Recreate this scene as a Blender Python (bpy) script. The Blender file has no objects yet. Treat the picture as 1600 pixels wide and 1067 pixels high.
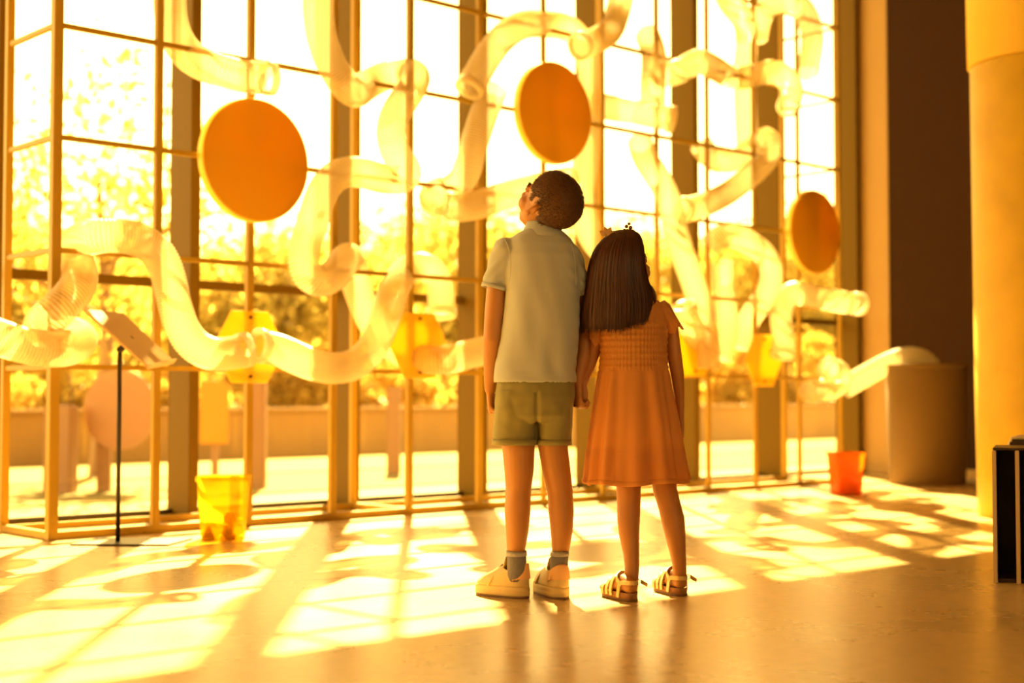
import bpy, bmesh, math, random
from math import sin, cos, pi, radians, sqrt, atan, tan, exp
from mathutils import Vector, Matrix, noise, Quaternion
from mathutils.bvhtree import BVHTree
random.seed(7)
scene = bpy.context.scene
COL = scene.collection

# ------------------------------------------------------------------ camera, world, sun, exposure
CAM_H = 0.6
FPX = 1600 * 50 / 36.0
PITCH = atan(85 / FPX)
cam_d = bpy.data.cameras.new('camera')
cam = bpy.data.objects.new('camera', cam_d)
COL.objects.link(cam)
cam.location = (0, 0, CAM_H)
cam.rotation_euler = (pi / 2 + PITCH, 0, 0)
cam_d.lens = 50
cam_d.sensor_width = 36
cam_d.dof.use_dof = True
cam_d.dof.focus_distance = 4.22
cam_d.dof.aperture_fstop = 1.8
cam_d.clip_end = 300
scene.camera = cam

SKY = 8.0
world = bpy.data.worlds.new('sky')
scene.world = world
world.use_nodes = True
wn = world.node_tree
wbg = wn.nodes['Background']
wco = wn.nodes.new('ShaderNodeTexCoord')
wsep = wn.nodes.new('ShaderNodeSeparateXYZ')
wrmp = wn.nodes.new('ShaderNodeValToRGB')
wn.links.new(wco.outputs['Generated'], wsep.inputs[0])
wn.links.new(wsep.outputs['Z'], wrmp.inputs[0])
wrmp.color_ramp.elements[0].color = (1.0, 0.97, 0.9, 1)
wrmp.color_ramp.elements[0].position = 0.22
wrmp.color_ramp.elements[1].position = 0.5
wrmp.color_ramp.elements[1].color = (0.24, 0.27, 0.30, 1)
wn.links.new(wrmp.outputs[0], wbg.inputs['Color'])
wbg.inputs['Strength'].default_value = SKY

SUN_DIR = Vector((-0.062, 1.0, 0.925)).normalized()      # towards the sun
sun_d = bpy.data.lights.new('sun', 'SUN')
sun = bpy.data.objects.new('sun', sun_d)
COL.objects.link(sun)
sun.rotation_euler = SUN_DIR.to_track_quat('Z', 'Y').to_euler()
sun_d.energy = 50.0
sun_d.color = (1.0, 0.96, 0.94)
sun_d.angle = radians(0.7)

vs = scene.view_settings
scene.display_settings.display_device = 'sRGB'
vs.view_transform = 'Standard'
vs.look = 'None'
vs.exposure = 0.1
vs.gamma = 1.0
vs.use_curve_mapping = False
cy = scene.cycles
cy.use_denoising = True
cy.max_bounces = 10
cy.diffuse_bounces = 6
cy.glossy_bounces = 3
cy.transmission_bounces = 6
cy.transparent_max_bounces = 20
cy.caustics_reflective = False
cy.caustics_refractive = False
cy.sample_clamp_indirect = 8.0

# ------------------------------------------------------------------ helpers
def ray(px, py):
    x = (px - 800) / FPX
    y = -(py - 533.5) / FPX
    c, s = cos(PITCH), sin(PITCH)
    return Vector((x, c - y * s, s + y * c))
O = Vector((0, 0, CAM_H))
def at(px, py, Y):                      # the point at distance Y into the room that the photo shows at this pixel
    r = ray(px, py)
    return O + r * (Y / r.y)
def onfloor(px, py, z=0.0):
    r = ray(px, py)
    return O + r * ((z - CAM_H) / r.z)
AW = radians(42.8)                      # the window wall runs off to the right at this angle
U = Vector((cos(AW), sin(AW), 0))
N = Vector((-sin(AW), cos(AW), 0))
P0 = Vector((-1.917, 5.944, 0))         # foot of the lattice's front corner post
def W(u, n, z=0.0):
    return P0 + U * u + N * n + Vector((0, 0, z))
def onwall(px, py, n):
    r = ray(px, py)
    t = (P0 + N * n - O).dot(N) / r.dot(N)
    return O + r * t

def link(name, bm, mat, parent=None, smooth=False, loc=None):
    if isinstance(bm, bpy.types.Mesh):
        me = bm
        me.name = name
    else:
        me = bpy.data.meshes.new(name)
        bmesh.ops.recalc_face_normals(bm, faces=bm.faces)
        bm.to_mesh(me)
        bm.free()
    if smooth:
        for p in me.polygons:
            p.use_smooth = True
    if mat is not None:
        me.materials.clear()
        me.materials.append(mat)
    o = bpy.data.objects.new(name, me)
    COL.objects.link(o)
    if loc is not None:                 # put the origin here, keep the shape where it stands
        me.transform(Matrix.Translation(-Vector(loc)))
        o.location = loc
    if parent is not None:
        o.parent = parent
        o.matrix_parent_inverse = Matrix.Translation(-parent.location)
    return o
def thing(name, label, cat, loc, group=None):
    o = bpy.data.objects.new(name, None)
    COL.objects.link(o)
    o.empty_display_size = 0.1
    o.location = loc
    o['label'] = label
    o['category'] = cat
    if group:
        o['group'] = group
    return o
def tag(o, label, cat, group=None):
    o['label'] = label
    o['category'] = cat
    if group:
        o['group'] = group
    return o
def struct(name, bm, mat, smooth=False):
    o = link(name, bm, mat, None, smooth)
    o['kind'] = 'structure'
    return o

def box(bm, c, ax, ay, az, bevel=0.0):
    """box centred at c with half-axis vectors ax, ay, az"""
    c, ax, ay, az = Vector(c), Vector(ax), Vector(ay), Vector(az)
    vs_ = []
    for sx in (-1, 1):
        for sy in (-1, 1):
            for sz in (-1, 1):
                vs_.append(bm.verts.new(c + ax * sx + ay * sy + az * sz))
    f = []
    for q in ((0, 1, 3, 2), (4, 6, 7, 5), (0, 4, 5, 1), (2, 3, 7, 6), (0, 2, 6, 4), (1, 5, 7, 3)):
        f.append(bm.faces.new([vs_[i] for i in q]))
    if bevel > 0:
        es = set()
        for x in f:
            es.update(x.edges)
        bmesh.ops.bevel(bm, geom=list(es), offset=bevel, segments=2, affect='EDGES')
def wbox(bm, u0, u1, n0, n1, z0, z1, bevel=0.0):
    box(bm, W((u0 + u1) / 2, (n0 + n1) / 2, (z0 + z1) / 2), U * ((u1 - u0) / 2), N * ((n1 - n0) / 2), Vector((0, 0, (z1 - z0) / 2)), bevel)
def bridge(bm, rings, closed=True, cap0=True, cap1=True):
    """rings: lists of points, same length"""
    vr = [[bm.verts.new(p) for p in r] for r in rings]
    n = len(vr[0])
    for a, b in zip(vr[:-1], vr[1:]):
        for i in range(n if closed else n - 1):
            j = (i + 1) % n
            bm.faces.new((a[i], a[j], b[j], b[i]))
    if closed:
        if cap0:
            bm.faces.new(list(reversed(vr[0])))
        if cap1:
            bm.faces.new(vr[-1])
    return vr
def ell(c, ax, ay, seg=24, power=2.0, ph=0.0):
    """superellipse ring about c spanned by vectors ax, ay"""
    out = []
    e = 2.0 / power
    for i in range(seg):
        t = 2 * pi * i / seg + ph
        ct, st = cos(t), sin(t)
        x = math.copysign(abs(ct) ** e, ct)
        y = math.copysign(abs(st) ** e, st)
        out.append(Vector(c) + ax * x + ay * y)
    return out
def frame(d, ref):
    d = d.normalized()
    x = (ref - d * ref.dot(d))
    if x.length < 1e-4:
        ref = Vector((0, 1, 0)) if abs(d.y) < 0.9 else Vector((1, 0, 0))
        x = ref - d * ref.dot(d)
    x.normalize()
    return x, d.cross(x)
def tube(bm, pts, radii, seg=12, ref=Vector((1, 0, 0)), round_ends=True):
    """closed tapered tube; radii: float or (rx, ry) with rx along ref"""
    pts = [Vector(p) for p in pts]
    m = len(pts)
    rings = []
    rr = [(r, r) if not isinstance(r, tuple) else r for r in radii]
    for i in range(m):
        d = pts[min(i + 1, m - 1)] - pts[max(i - 1, 0)]
        x, y = frame(d, ref)
        if round_ends and i == 0:
            dn = d.normalized()
            for k in (0.25, 0.7):
                q = sqrt(1 - (1 - k) ** 2)
                rings.append(ell(pts[0] - dn * rr[0][0] * (1 - k), x * rr[0][0] * q, y * rr[0][1] * q, seg))
        rings.append(ell(pts[i], x * rr[i][0], y * rr[i][1], seg))
        if round_ends and i == m - 1:
            dn = d.normalized()
            for k in (0.7, 0.25):
                q = sqrt(1 - (1 - k) ** 2)
                rings.append(ell(pts[-1] + dn * rr[-1][0] * (1 - k), x * rr[-1][0] * q, y * rr[-1][1] * q, seg))
    bridge(bm, rings)
def ellipsoid(bm, c, r, R=None, sub=3):
    M = Matrix.Translation(c) @ ((R.to_4x4()) if R is not None else Matrix.Identity(4)) @ Matrix.Diagonal((r[0], r[1], r[2], 1))
    bmesh.ops.create_icosphere(bm, subdivisions=sub, radius=1.0, matrix=M)
def spline(pts, n=8):
    """Catmull-Rom through pts (Vectors)"""
    P = [Vector(p) for p in pts]
    P = [P[0] * 2 - P[1]] + P + [P[-1] * 2 - P[-2]]
    out = []
    for i in range(1, len(P) - 2):
        a, b, c, d = P[i - 1:i + 3]
        for k in range(n):
            t = k / n
            out.append(0.5 * ((2 * b) + (c - a) * t + (2 * a - 5 * b + 4 * c - d) * t * t + (3 * b - a - 3 * c + d) * t ** 3))
    out.append(P[-2].copy())
    return out
def resample(p, step):
    L = [0.0]
    for a, b in zip(p[:-1], p[1:]):
        L.append(L[-1] + (b - a).length)
    m = max(2, int(L[-1] / step))
    out, j = [], 0
    for k in range(m + 1):
        s = L[-1] * k / m
        while j < len(L) - 2 and L[j + 1] < s:
            j += 1
        t = (s - L[j]) / max(1e-9, L[j + 1] - L[j])
        out.append(p[j].lerp(p[j + 1], t))
    return out
def relax(p, it):
    for _ in range(it):
        q = [p[0]] + [(p[i - 1] + p[i] * 2 + p[i + 1]) * 0.25 for i in range(1, len(p) - 1)] + [p[-1]]
        p = q
    return p
def fuse(bm, voxel, smooth=4, factor=0.5):
    """the overlapping closed shapes in bm as ONE continuous surface"""
    me = bpy.data.meshes.new('tmp')
    bmesh.ops.recalc_face_normals(bm, faces=bm.faces)
    bm.to_mesh(me)
    bm.free()
    o = bpy.data.objects.new('tmp', me)
    COL.objects.link(o)
    m = o.modifiers.new('r', 'REMESH')
    m.mode = 'VOXEL'
    m.voxel_size = voxel
    m.adaptivity = 0.0
    s = o.modifiers.new('s', 'SMOOTH')
    s.iterations = smooth
    s.factor = factor
    dg = bpy.context.evaluated_depsgraph_get()
    dg.update()
    res = bpy.data.meshes.new_from_object(o.evaluated_get(dg))
    bpy.data.objects.remove(o)
    return res

# ------------------------------------------------------------------ materials
def new_mat(name):
    m = bpy.data.materials.new(name)
    m.use_nodes = True
    return m, m.node_tree.nodes, m.node_tree.links, m.node_tree.nodes['Principled BSDF']
def mat(name, col, rough=0.5, metal=0.0, var=0.0, vscale=8.0, bump=0.0, bscale=60.0, spec=0.5, sheen=0.0, sss=0.0):
    m, nd, lk, b = new_mat(name)
    b.inputs['Base Color'].default_value = (*col, 1)
    b.inputs['Roughness'].default_value = rough
    b.inputs['Metallic'].default_value = metal
    b.inputs['Specular IOR Level'].default_value = spec
    if sheen:
        b.inputs['Sheen Weight'].default_value = sheen
    if sss:
        b.inputs['Subsurface Weight'].default_value = sss
        b.inputs['Subsurface Radius'].default_value = (0.012, 0.005, 0.003)
        b.inputs['Subsurface Scale'].default_value = 1.0
    tc = nd.new('ShaderNodeTexCoord')
    if var > 0:
        n1 = nd.new('ShaderNodeTexNoise')
        n1.inputs['Scale'].default_value = vscale
        n1.inputs['Detail'].default_value = 5
        lk.new(tc.outputs['Object'], n1.inputs['Vector'])
        mx = nd.new('ShaderNodeMix')
        mx.data_type = 'RGBA'
        mx.inputs['A'].default_value = (*[c * (1 - var) for c in col], 1)
        mx.inputs['B'].default_value = (*[min(1, c * (1 + var)) for c in col], 1)
        lk.new(n1.outputs['Fac'], mx.inputs['Factor'])
        lk.new(mx.outputs['Result'], b.inputs['Base Color'])
    if bump > 0:
        n2 = nd.new('ShaderNodeTexNoise')
        n2.inputs['Scale'].default_value = bscale
        n2.inputs['Detail'].default_value = 3
        lk.new(tc.outputs['Object'], n2.inputs['Vector'])
        bp = nd.new('ShaderNodeBump')
        bp.inputs['Strength'].default_value = bump
        bp.inputs['Distance'].default_value = 0.01
        lk.new(n2.outputs['Fac'], bp.inputs['Height'])
        lk.new(bp.outputs[0], b.inputs['Normal'])
    return m
def mat_mix(name, col, transl=0.5, transp=0.0, tcol=None, rough=0.4, gloss=0.06):
    """thin translucent sheet: diffuse + translucent + see-through"""
    m, nd, lk, b = new_mat(name)
    nd.remove(b)
    out = nd['Material Output']
    d = nd.new('ShaderNodeBsdfDiffuse'); d.inputs[0].default_value = (*col, 1)
    t = nd.new('ShaderNodeBsdfTranslucent'); t.inputs[0].default_value = (*(tcol or col), 1)
    m1 = nd.new('ShaderNodeMixShader'); m1.inputs[0].default_value = transl
    lk.new(d.outputs[0], m1.inputs[1]); lk.new(t.outputs[0], m1.inputs[2])
    g = nd.new('ShaderNodeBsdfGlossy'); g.inputs['Roughness'].default_value = rough; g.inputs[0].default_value = (1, 1, 1, 1)
    m2 = nd.new('ShaderNodeMixShader'); m2.inputs[0].default_value = gloss
    lk.new(m1.outputs[0], m2.inputs[1]); lk.new(g.outputs[0], m2.inputs[2])
    last = m2
    if transp > 0:
        x = nd.new('ShaderNodeBsdfTransparent'); x.inputs[0].default_value = (*(tcol or (1, 1, 1)), 1)
        m3 = nd.new('ShaderNodeMixShader'); m3.inputs[0].default_value = transp
        lk.new(m2.outputs[0], m3.inputs[1]); lk.new(x.outputs[0], m3.inputs[2])
        last = m3
    lk.new(last.outputs[0], out.inputs['Surface'])
    return m

def mat_floor():
    m, nd, lk, b = new_mat('polished concrete')
    tc = nd.new('ShaderNodeTexCoord')
    n1 = nd.new('ShaderNodeTexNoise'); n1.inputs['Scale'].default_value = 1.3; n1.inputs['Detail'].default_value = 8; n1.inputs['Roughness'].default_value = 0.6
    n2 = nd.new('ShaderNodeTexNoise'); n2.inputs['Scale'].default_value = 26; n2.inputs['Detail'].default_value = 6
    lk.new(tc.outputs['Object'], n1.inputs['Vector']); lk.new(tc.outputs['Object'], n2.inputs['Vector'])
    r = nd.new('ShaderNodeValToRGB')
    r.color_ramp.elements[0].position = 0.33; r.color_ramp.elements[0].color = (0.47, 0.325, 0.14, 1)
    r.color_ramp.elements[1].position = 0.7; r.color_ramp.elements[1].color = (0.61, 0.43, 0.205, 1)
    lk.new(n1.outputs['Fac'], r.inputs[0])
    mx = nd.new('ShaderNodeMix'); mx.data_type = 'RGBA'; mx.blend_type = 'MULTIPLY'; mx.inputs['Factor'].default_value = 0.35
    r2 = nd.new('ShaderNodeValToRGB')
    r2.color_ramp.elements[0].position = 0.35; r2.color_ramp.elements[0].color = (0.7, 0.68, 0.66, 1)
    r2.color_ramp.elements[1].position = 0.6; r2.color_ramp.elements[1].color = (1, 1, 1, 1)
    lk.new(n2.outputs['Fac'], r2.inputs[0])
    lk.new(r.outputs[0], mx.inputs['A']); lk.new(r2.outputs[0], mx.inputs['B'])
    # saw-cut joint running across the slab
    mp = nd.new('ShaderNodeMapping'); mp.inputs['Rotation'].default_value = (0, 0, -radians(22.2))
    lk.new(tc.outputs['Object'], mp.inputs['Vector'])
    sx = nd.new('ShaderNodeSeparateXYZ'); lk.new(mp.outputs[0], sx.inputs[0])
    off = nd.new('ShaderNodeMath'); off.operation = 'ADD'; off.inputs[1].default_value = JOINT
    lk.new(sx.outputs['Y'], off.inputs[0])
    pp = nd.new('ShaderNodeMath'); pp.operation = 'PINGPONG'; pp.inputs[1].default_value = 2.0
    lk.new(off.outputs[0], pp.inputs[0])
    lt = nd.new('ShaderNodeMath'); lt.operation = 'LESS_THAN'; lt.inputs[1].default_value = 0.0035
    lk.new(pp.outputs[0], lt.inputs[0])
    mj = nd.new('ShaderNodeMix'); mj.data_type = 'RGBA'; mj.inputs['B'].default_value = (0.16, 0.11, 0.06, 1)
    lk.new(lt.outputs[0], mj.inputs['Factor']); lk.new(mx.outputs['Result'], mj.inputs['A'])
    lk.new(mj.outputs['Result'], b.inputs['Base Color'])
    rr = nd.new('ShaderNodeMapRange'); rr.inputs['To Min'].default_value = 0.2; rr.inputs['To Max'].default_value = 0.36
    lk.new(n1.outputs['Fac'], rr.inputs['Value']); lk.new(rr.outputs[0], b.inputs['Roughness'])
    bp = nd.new('ShaderNodeBump'); bp.inputs['Strength'].default_value = 0.05; bp.inputs['Distance'].default_value = 0.01
    lk.new(n2.outputs['Fac'], bp.inputs['Height']); lk.new(bp.outputs[0], b.inputs['Normal'])
    b.inputs['Specular IOR Level'].default_value = 0.5
    return m
_a, _b = onfloor(0, 930), onfloor(600, 900)
JOINT = -(_a.y * cos(radians(22.2)) - _a.x * sin(radians(22.2)))
M_floor = mat_floor()
def mat_glass(name, tint):
    m, nd, lk, b = new_mat(name)
    nd.remove(b)
    t = nd.new('ShaderNodeBsdfTransparent'); t.inputs[0].default_value = tint
    g = nd.new('ShaderNodeBsdfGlossy'); g.inputs['Roughness'].default_value = 0.02; g.inputs[0].default_value = (1, 0.9, 0.7, 1)
    mx = nd.new('ShaderNodeMixShader'); mx.inputs[0].default_value = 0.03
    lk.new(t.outputs[0], mx.inputs[1]); lk.new(g.outputs[0], mx.inputs[2])
    lk.new(mx.outputs[0], nd['Material Output'].inputs['Surface'])
    return m
M_glass = mat_glass('amber tinted glass', (1.0, 0.70, 0.225, 1))
M_glass2 = mat_glass('pale straw glass', (1.0, 0.78, 0.33, 1))  # warms the fill light from the added back window
M_wall = mat('warm plaster', (0.44, 0.29, 0.12), 0.8, var=0.06, vscale=3)
M_ceil = mat('pale ceiling', (0.38, 0.29, 0.16), 0.9)
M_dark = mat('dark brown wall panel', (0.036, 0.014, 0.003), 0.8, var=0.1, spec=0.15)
M_fin = mat('brown mullion metal', (0.125, 0.074, 0.006), 0.6, spec=0.1)
M_gasket = mat('black gasket', (0.02, 0.015, 0.01), 0.5)
M_lattice = mat('cream painted steel', (0.40, 0.255, 0.022), 0.45, var=0.04, spec=0.25)
M_disc_face = mat_mix('orange stretched canvas', (0.76, 0.44, 0.002), 0.36, rough=0.7, gloss=0.02)
M_disc_rim = mat_mix('pale disc edge', (0.95, 0.75, 0.16), 0.5)
M_hex = mat_mix('yellow plastic plate', (0.85, 0.62, 0.03), 0.4, tcol=(0.92, 0.66, 0.03))
M_bolt = mat('dark bolt', (0.06, 0.04, 0.03), 0.4, metal=0.6)
M_hose = mat_mix('frosted hose film', (0.84, 0.76, 0.56), 0.58, transp=0.40, tcol=(0.95, 0.9, 0.74), rough=0.25, gloss=0.08)
def banded_hose(m):
    """darker, yellow-brown film between the ribs"""
    nd, lk = m.node_tree.nodes, m.node_tree.links
    at_ = nd.new('ShaderNodeAttribute'); at_.attribute_name = 'rib'
    mx = nd.new('ShaderNodeMix'); mx.data_type = 'RGBA'
    mx.inputs['A'].default_value = (0.50, 0.33, 0.09, 1); mx.inputs['B'].default_value = (0.88, 0.80, 0.62, 1)
    lk.new(at_.outputs['Fac'], mx.inputs['Factor'])
    for n in nd:
        if n.type in ('BSDF_DIFFUSE', 'BSDF_TRANSLUCENT'):
            lk.new(mx.outputs['Result'], n.inputs[0])
banded_hose(M_hose)
M_cuff = mat_mix('frosted hose cuff', (0.92, 0.84, 0.66), 0.5, transp=0.12, rough=0.3, gloss=0.1)

# ------------------------------------------------------------------ the room
ZC = 4.55
UL, UR, NB = -7.2, 6.95, -9.5
GL = 0.83                                # plane of the glass
bm = bmesh.new(); wbox(bm, UL - 0.2, UR + 0.2, NB - 0.2, GL + 0.03, -0.15, 0.0); struct('floor', bm, M_floor)
bm = bmesh.new(); wbox(bm, UL - 0.2, UR + 0.2, NB - 0.2, GL + 0.05, ZC, ZC + 0.2); struct('ceiling', bm, M_ceil)
SUN_CUT = 0.14
bm = bmesh.new(); wbox(bm, UL - 3, UR + 3, GL + 0.05, GL + SUN_CUT, ZC, ZC + 0.2); struct('trim_1', bm, M_ceil)     # unseen roof edge, added to end the sun patches on the floor
WB = (-3.2, -0.4, 1.1, 2.7)               # unseen window, added behind the camera to light the children's backs
bm = bmesh.new()
wbox(bm, UL - 0.2, WB[0], NB - 0.2, NB, 0, ZC); wbox(bm, WB[1], UR + 0.2, NB - 0.2, NB, 0, ZC)
wbox(bm, WB[0], WB[1], NB - 0.2, NB, 0, WB[2]); wbox(bm, WB[0], WB[1], NB - 0.2, NB, WB[3], ZC)
struct('wall_back', bm, M_wall)
bm = bmesh.new()
for k in range(4):
    u_ = WB[0] + 0.03 + (WB[1] - WB[0] - 0.06) * k / 3
    wbox(bm, u_ - 0.03, u_ + 0.03, NB - 0.14, NB - 0.06, WB[2], WB[3])
wbox(bm, WB[0], WB[1], NB - 0.14, NB - 0.06, WB[2], WB[2] + 0.05); wbox(bm, WB[0], WB[1], NB - 0.14, NB - 0.06, WB[3] - 0.05, WB[3])
fill_frame = struct('window_30', bm, M_fin)
bm = bmesh.new(); bm.faces.new([bm.verts.new(W(x, NB - 0.1, z)) for x, z in ((WB[0], WB[2]), (WB[1], WB[2]), (WB[1], WB[3]), (WB[0], WB[3]))])
link('pane', bm, M_glass2, fill_frame)
bm = bmesh.new(); wbox(bm, UL - 0.2, UL, NB, GL + 0.05, 0, ZC); struct('wall_left', bm, M_wall)
bm = bmesh.new(); wbox(bm, UR, UR + 0.2, 0.40, GL + 0.05, 0, ZC); wbox(bm, UR + 0.05, UR + 0.2, NB, 0.40, 0, ZC)
struct('wall_right', bm, M_wall)
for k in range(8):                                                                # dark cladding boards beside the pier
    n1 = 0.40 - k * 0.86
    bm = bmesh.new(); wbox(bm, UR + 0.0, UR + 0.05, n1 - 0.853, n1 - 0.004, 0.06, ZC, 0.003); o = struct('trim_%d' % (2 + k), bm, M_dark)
bm = bmesh.new(); wbox(bm, UR - 0.012, UR, NB, GL - 0.1, 0, 0.06, 0.002); struct('baseboard_right', bm, M_wall)

# glazing: fins, transom, bottom frame and one pane pair per bay
fins = [-6.9, -5.9, -4.93, -3.95, -2.95, -1.97, -0.98, 0.02, 1.01, 2.01, 2.95, 3.96, 4.91, 5.87, 6.88]
FW = 0.055
for k, u in enumerate(fins):
    bm = bmesh.new()
    wbox(bm, u, u + FW, 0.635, GL + 0.02, 0.0, ZC, 0.003)
    wbox(bm, u - 0.004, u + FW + 0.004, 0.63, GL + 0.024, 0.0, 0.03)
    o = struct('trim_%d' % (20 + k), bm, M_fin)
for k in range(len(fins) - 1):
    a, b = fins[k] + FW, fins[k + 1]
    bm = bmesh.new()
    wbox(bm, a, b, GL - 0.045, GL + 0.02, 1.15, 1.195, 0.003)
    wbox(bm, a, b, GL - 0.035, GL + 0.02, 0.0, 0.03, 0.002)
    fr = struct('window_%d' % (k + 1), bm, M_fin)
    bm = bmesh.new()
    for z0, z1 in ((0.02, 1.155), (1.19, ZC)):
        q = [bm.verts.new(W(x, GL, z)) for x, z in ((a - .01, z0), (b + .01, z0), (b + .01, z1), (a - .01, z1))]
        bm.faces.new(q)
    link('pane', bm, M_glass, fr)
    bm = bmesh.new(); wbox(bm, a, b, GL - 0.04, GL - 0.036, 0.012, 0.03)
    link('gasket', bm, M_gasket, fr)

# ------------------------------------------------------------------ the cube lattice that stands in front of the glass
S = 0.475
LV = [0.722, 1.212, 1.689, 2.165, 2.653, 3.158, 3.63]
LT = 3.75
NP = 13
lat = thing('lattice_frame', 'tall cream steel lattice of square cells standing along the amber window wall', 'frame', W(2.85, 0.2, 0))
for i in range(NP):
    u = i * S
    h = 0.021 if i == 0 else 0.0165 if i < 6 else 0.013
    bm = bmesh.new(); wbox(bm, u - h, u + h, -h, h, 0.0, LT, 0.003)
    if i % 2 == 1 or i in (4, 6):
        wbox(bm, u - 0.06, u + 0.06, -0.03, 0.03, 0.0, 0.008, 0.002)
    link('post', bm, M_lattice, lat)
for u in (0, 4 * S, 8 * S, 12 * S):
    bm = bmesh.new(); wbox(bm, u - 0.017, u + 0.017, S - 0.017, S + 0.017, 0.0, LT, 0.003); link('back_post', bm, M_lattice, lat)
for z in [0.018] + LV:
    bm = bmesh.new(); h = 0.011 if z > 0.1 else 0.016
    wbox(bm, 0.02, 12 * S - 0.013, -h, h, z - h, z + h, 0.002); link('rail', bm, M_lattice, lat)
    for u in (0, 4 * S, 8 * S, 12 * S):
        if u in (4 * S, 8 * S) and 0.1 < z < 3:
            continue
        bm = bmesh.new(); g = 0.008 if u > 5 else h
        wbox(bm, u - g, u + g, 0.015, S - 0.016, z - g, z + g, 0.002); link('cross_rail', bm, M_lattice, lat)
bm = bmesh.new(); wbox(bm, 0.02, 12 * S, S - 0.014, S + 0.014, 0.002, 0.03, 0.002); link('back_rail', bm, M_lattice, lat)

# ------------------------------------------------------------------ discs and hexagon plates clamped to the lattice
def disc(c, r, th, lab):
    t = thing('round_panel', lab, 'round panel', c, 'round felt panels on the lattice')
    bm = bmesh.new()
    rings = []
    for dn, q in ((0.0, 0.0), (0.0, r - 0.012), (0.006, r - 0.003)):
        rings.append([c + N * (-th + dn) + (U * cos(2 * pi * i / 72) + Vector((0, 0, 1)) * sin(2 * pi * i / 72)) * max(q, 0.002) for i in range(72)])
    bridge(bm, rings)
    link('face', bm, M_disc_face, t, True)
    bm = bmesh.new()
    rings = []
    for dn, q in ((0.004, r - 0.004), (0.012, r), (th - 0.006, r), (th, r - 0.005), (th, 0.02)):
        rings.append([c + N * (-th + dn) + (U * cos(2 * pi * i / 72) + Vector((0, 0, 1)) * sin(2 * pi * i / 72)) * q for i in range(72)])
    bridge(bm, rings, cap0=True)
    link('rim', bm, M_disc_rim, t, True)
    for s in (-1, 1):
        bm = bmesh.new()
        box(bm, c + N * 0.006 + Vector((0, 0, s * 0.17)), U * 0.025, N * 0.008, Vector((0, 0, 0.012)), 0.002)
        link('clamp', bm, M_lattice, t)
    return t
for (px, py, r, lab) in ((398, 251, 0.288, 'large orange round panel on the lattice left of the boy'),
                         (865, 177, 0.286, 'orange round panel on the lattice above the boy\'s head'),
                         (1271, 363, 0.285, 'orange round panel at the right end of the lattice')):
    disc(onwall(px, py, -0.045) + N * 0.027, r, 0.052, lab)
def hexplate(c, lab, w=0.333):
    t = thing('hexagonal_plate', lab, 'plate', c, 'hexagonal hose plates on the lattice')
    bm = bmesh.new()
    R = w / 2 / cos(pi / 6)
    rings = [[c + N * dn + (U * cos(pi * i / 3) + Vector((0, 0, 1)) * sin(pi * i / 3)) * (R - e) for i in range(6)] for dn, e in ((-0.006, 0.003), (-0.003, 0), (0.003, 0), (0.006, 0.003))]
    bridge(bm, rings)
    link('plate', bm, M_hex, t)
    for s in (-1, 1):
        bm = bmesh.new()
        p = c + Vector((0, 0, s * (w / 2 - 0.03)))
        tube(bm, [p - N * 0.012, p + N * 0.004], [0.008, 0.008], 10)
        link('bolt', bm, M_bolt, t, True)
    return t
hexplate(onwall(390, 542, -0.03), 'yellow hexagonal plate on the lattice post left of centre, under the largest round panel')
hexplate(onwall(655, 540, -0.03), 'yellow hexagonal plate on the lattice beside the boy\'s left elbow')
hexplate(onwall(1193, 563, -0.03), 'orange hexagonal plate low on the lattice right of the girl')
hexplate(onwall(1085, 545, -0.03), 'yellow hexagonal plate half hidden behind the girl\'s right arm')

# ------------------------------------------------------------------ the ribbed hoses woven through it
def hose(lab, pts, r=0.072, cuff0=False, cuff1=False, raw=None):
    P = raw if raw else [onwall(x, y, n) for x, y, n in pts]
    path = relax(resample(relax(resample(spline(P, 10), 0.03), 10), 0.0042), 10)
    c = sum(path, Vector()) / len(path)
    t = thing('ribbed_hose', lab, 'hose', path[len(path) // 2], 'ribbed hoses woven through the lattice')
    bm = bmesh.new()
    rings = []
    d = (path[1] - path[0]).normalized()
    x, y = frame(d, Vector((0, 0, 1)))
    for i, p in enumerate(path):
        d2 = (path[min(i + 1, len(path) - 1)] - path[max(0, i - 1)]).normalized()
        q = d.rotation_difference(d2)
        x = q @ x; d = d2
        x = (x - d * x.dot(d)).normalized(); y = d.cross(x)
        rr = r * (1.0 + 0.05 * cos(2 * pi * i / 3.0))
        rings.append(ell(p, x * rr, y * rr, 18))
    bridge(bm, rings, cap0=False, cap1=False)
    n_path = len(path)
    ho = link('hose', bm, M_hose, t, True)
    rib = ho.data.attributes.new('rib', 'FLOAT', 'POINT')
    rib.data.foreach_set('value', [1.0 if (k // 18) % 3 != 1 else 0.0 for k in range(n_path * 18)])
    for flag, a, b in ((cuff0, path[0], path[14]), (cuff1, path[-1], path[-15])):
        if not flag:
            continue
        d = (b - a).normalized(); x, y = frame(d, Vector((0, 0, 1)))
        bm = bmesh.new()
        bridge(bm, [ell(a + d * s, x * q, y * q, 28) for s, q in ((-0.004, r * 0.8), (-0.008, r * 1.0), (-0.004, r * 1.12), (0.03, r * 1.12), (0.034, r * 1.03), (0.02, r * 0.8), (-0.004, r * 0.8))], cap0=False, cap1=False)
        link('cuff', bm, M_cuff, t, True)
    return t
hose('long ribbed hose entering from the left edge and looping around the front corner post',
     [(-90, 495, -.12), (-40, 512, -.13), (0, 528, -.14), (55, 545, -.15), (102, 546, -.13), (128, 531, -.0), (108, 518, .16), (72, 518, .10), (64, 504, -.10), (95, 480, -.12), (124, 448, -.10), (123, 412, .06), (112, 388, .16), (126, 374, .04), (155, 368, -.10), (205, 368, -.12), (245, 388, -.12), (264, 430, -.12), (274, 485, -.12), (296, 538, -.13), (338, 557, -.14), (386, 546, -.15)], cuff1=True)
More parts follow.
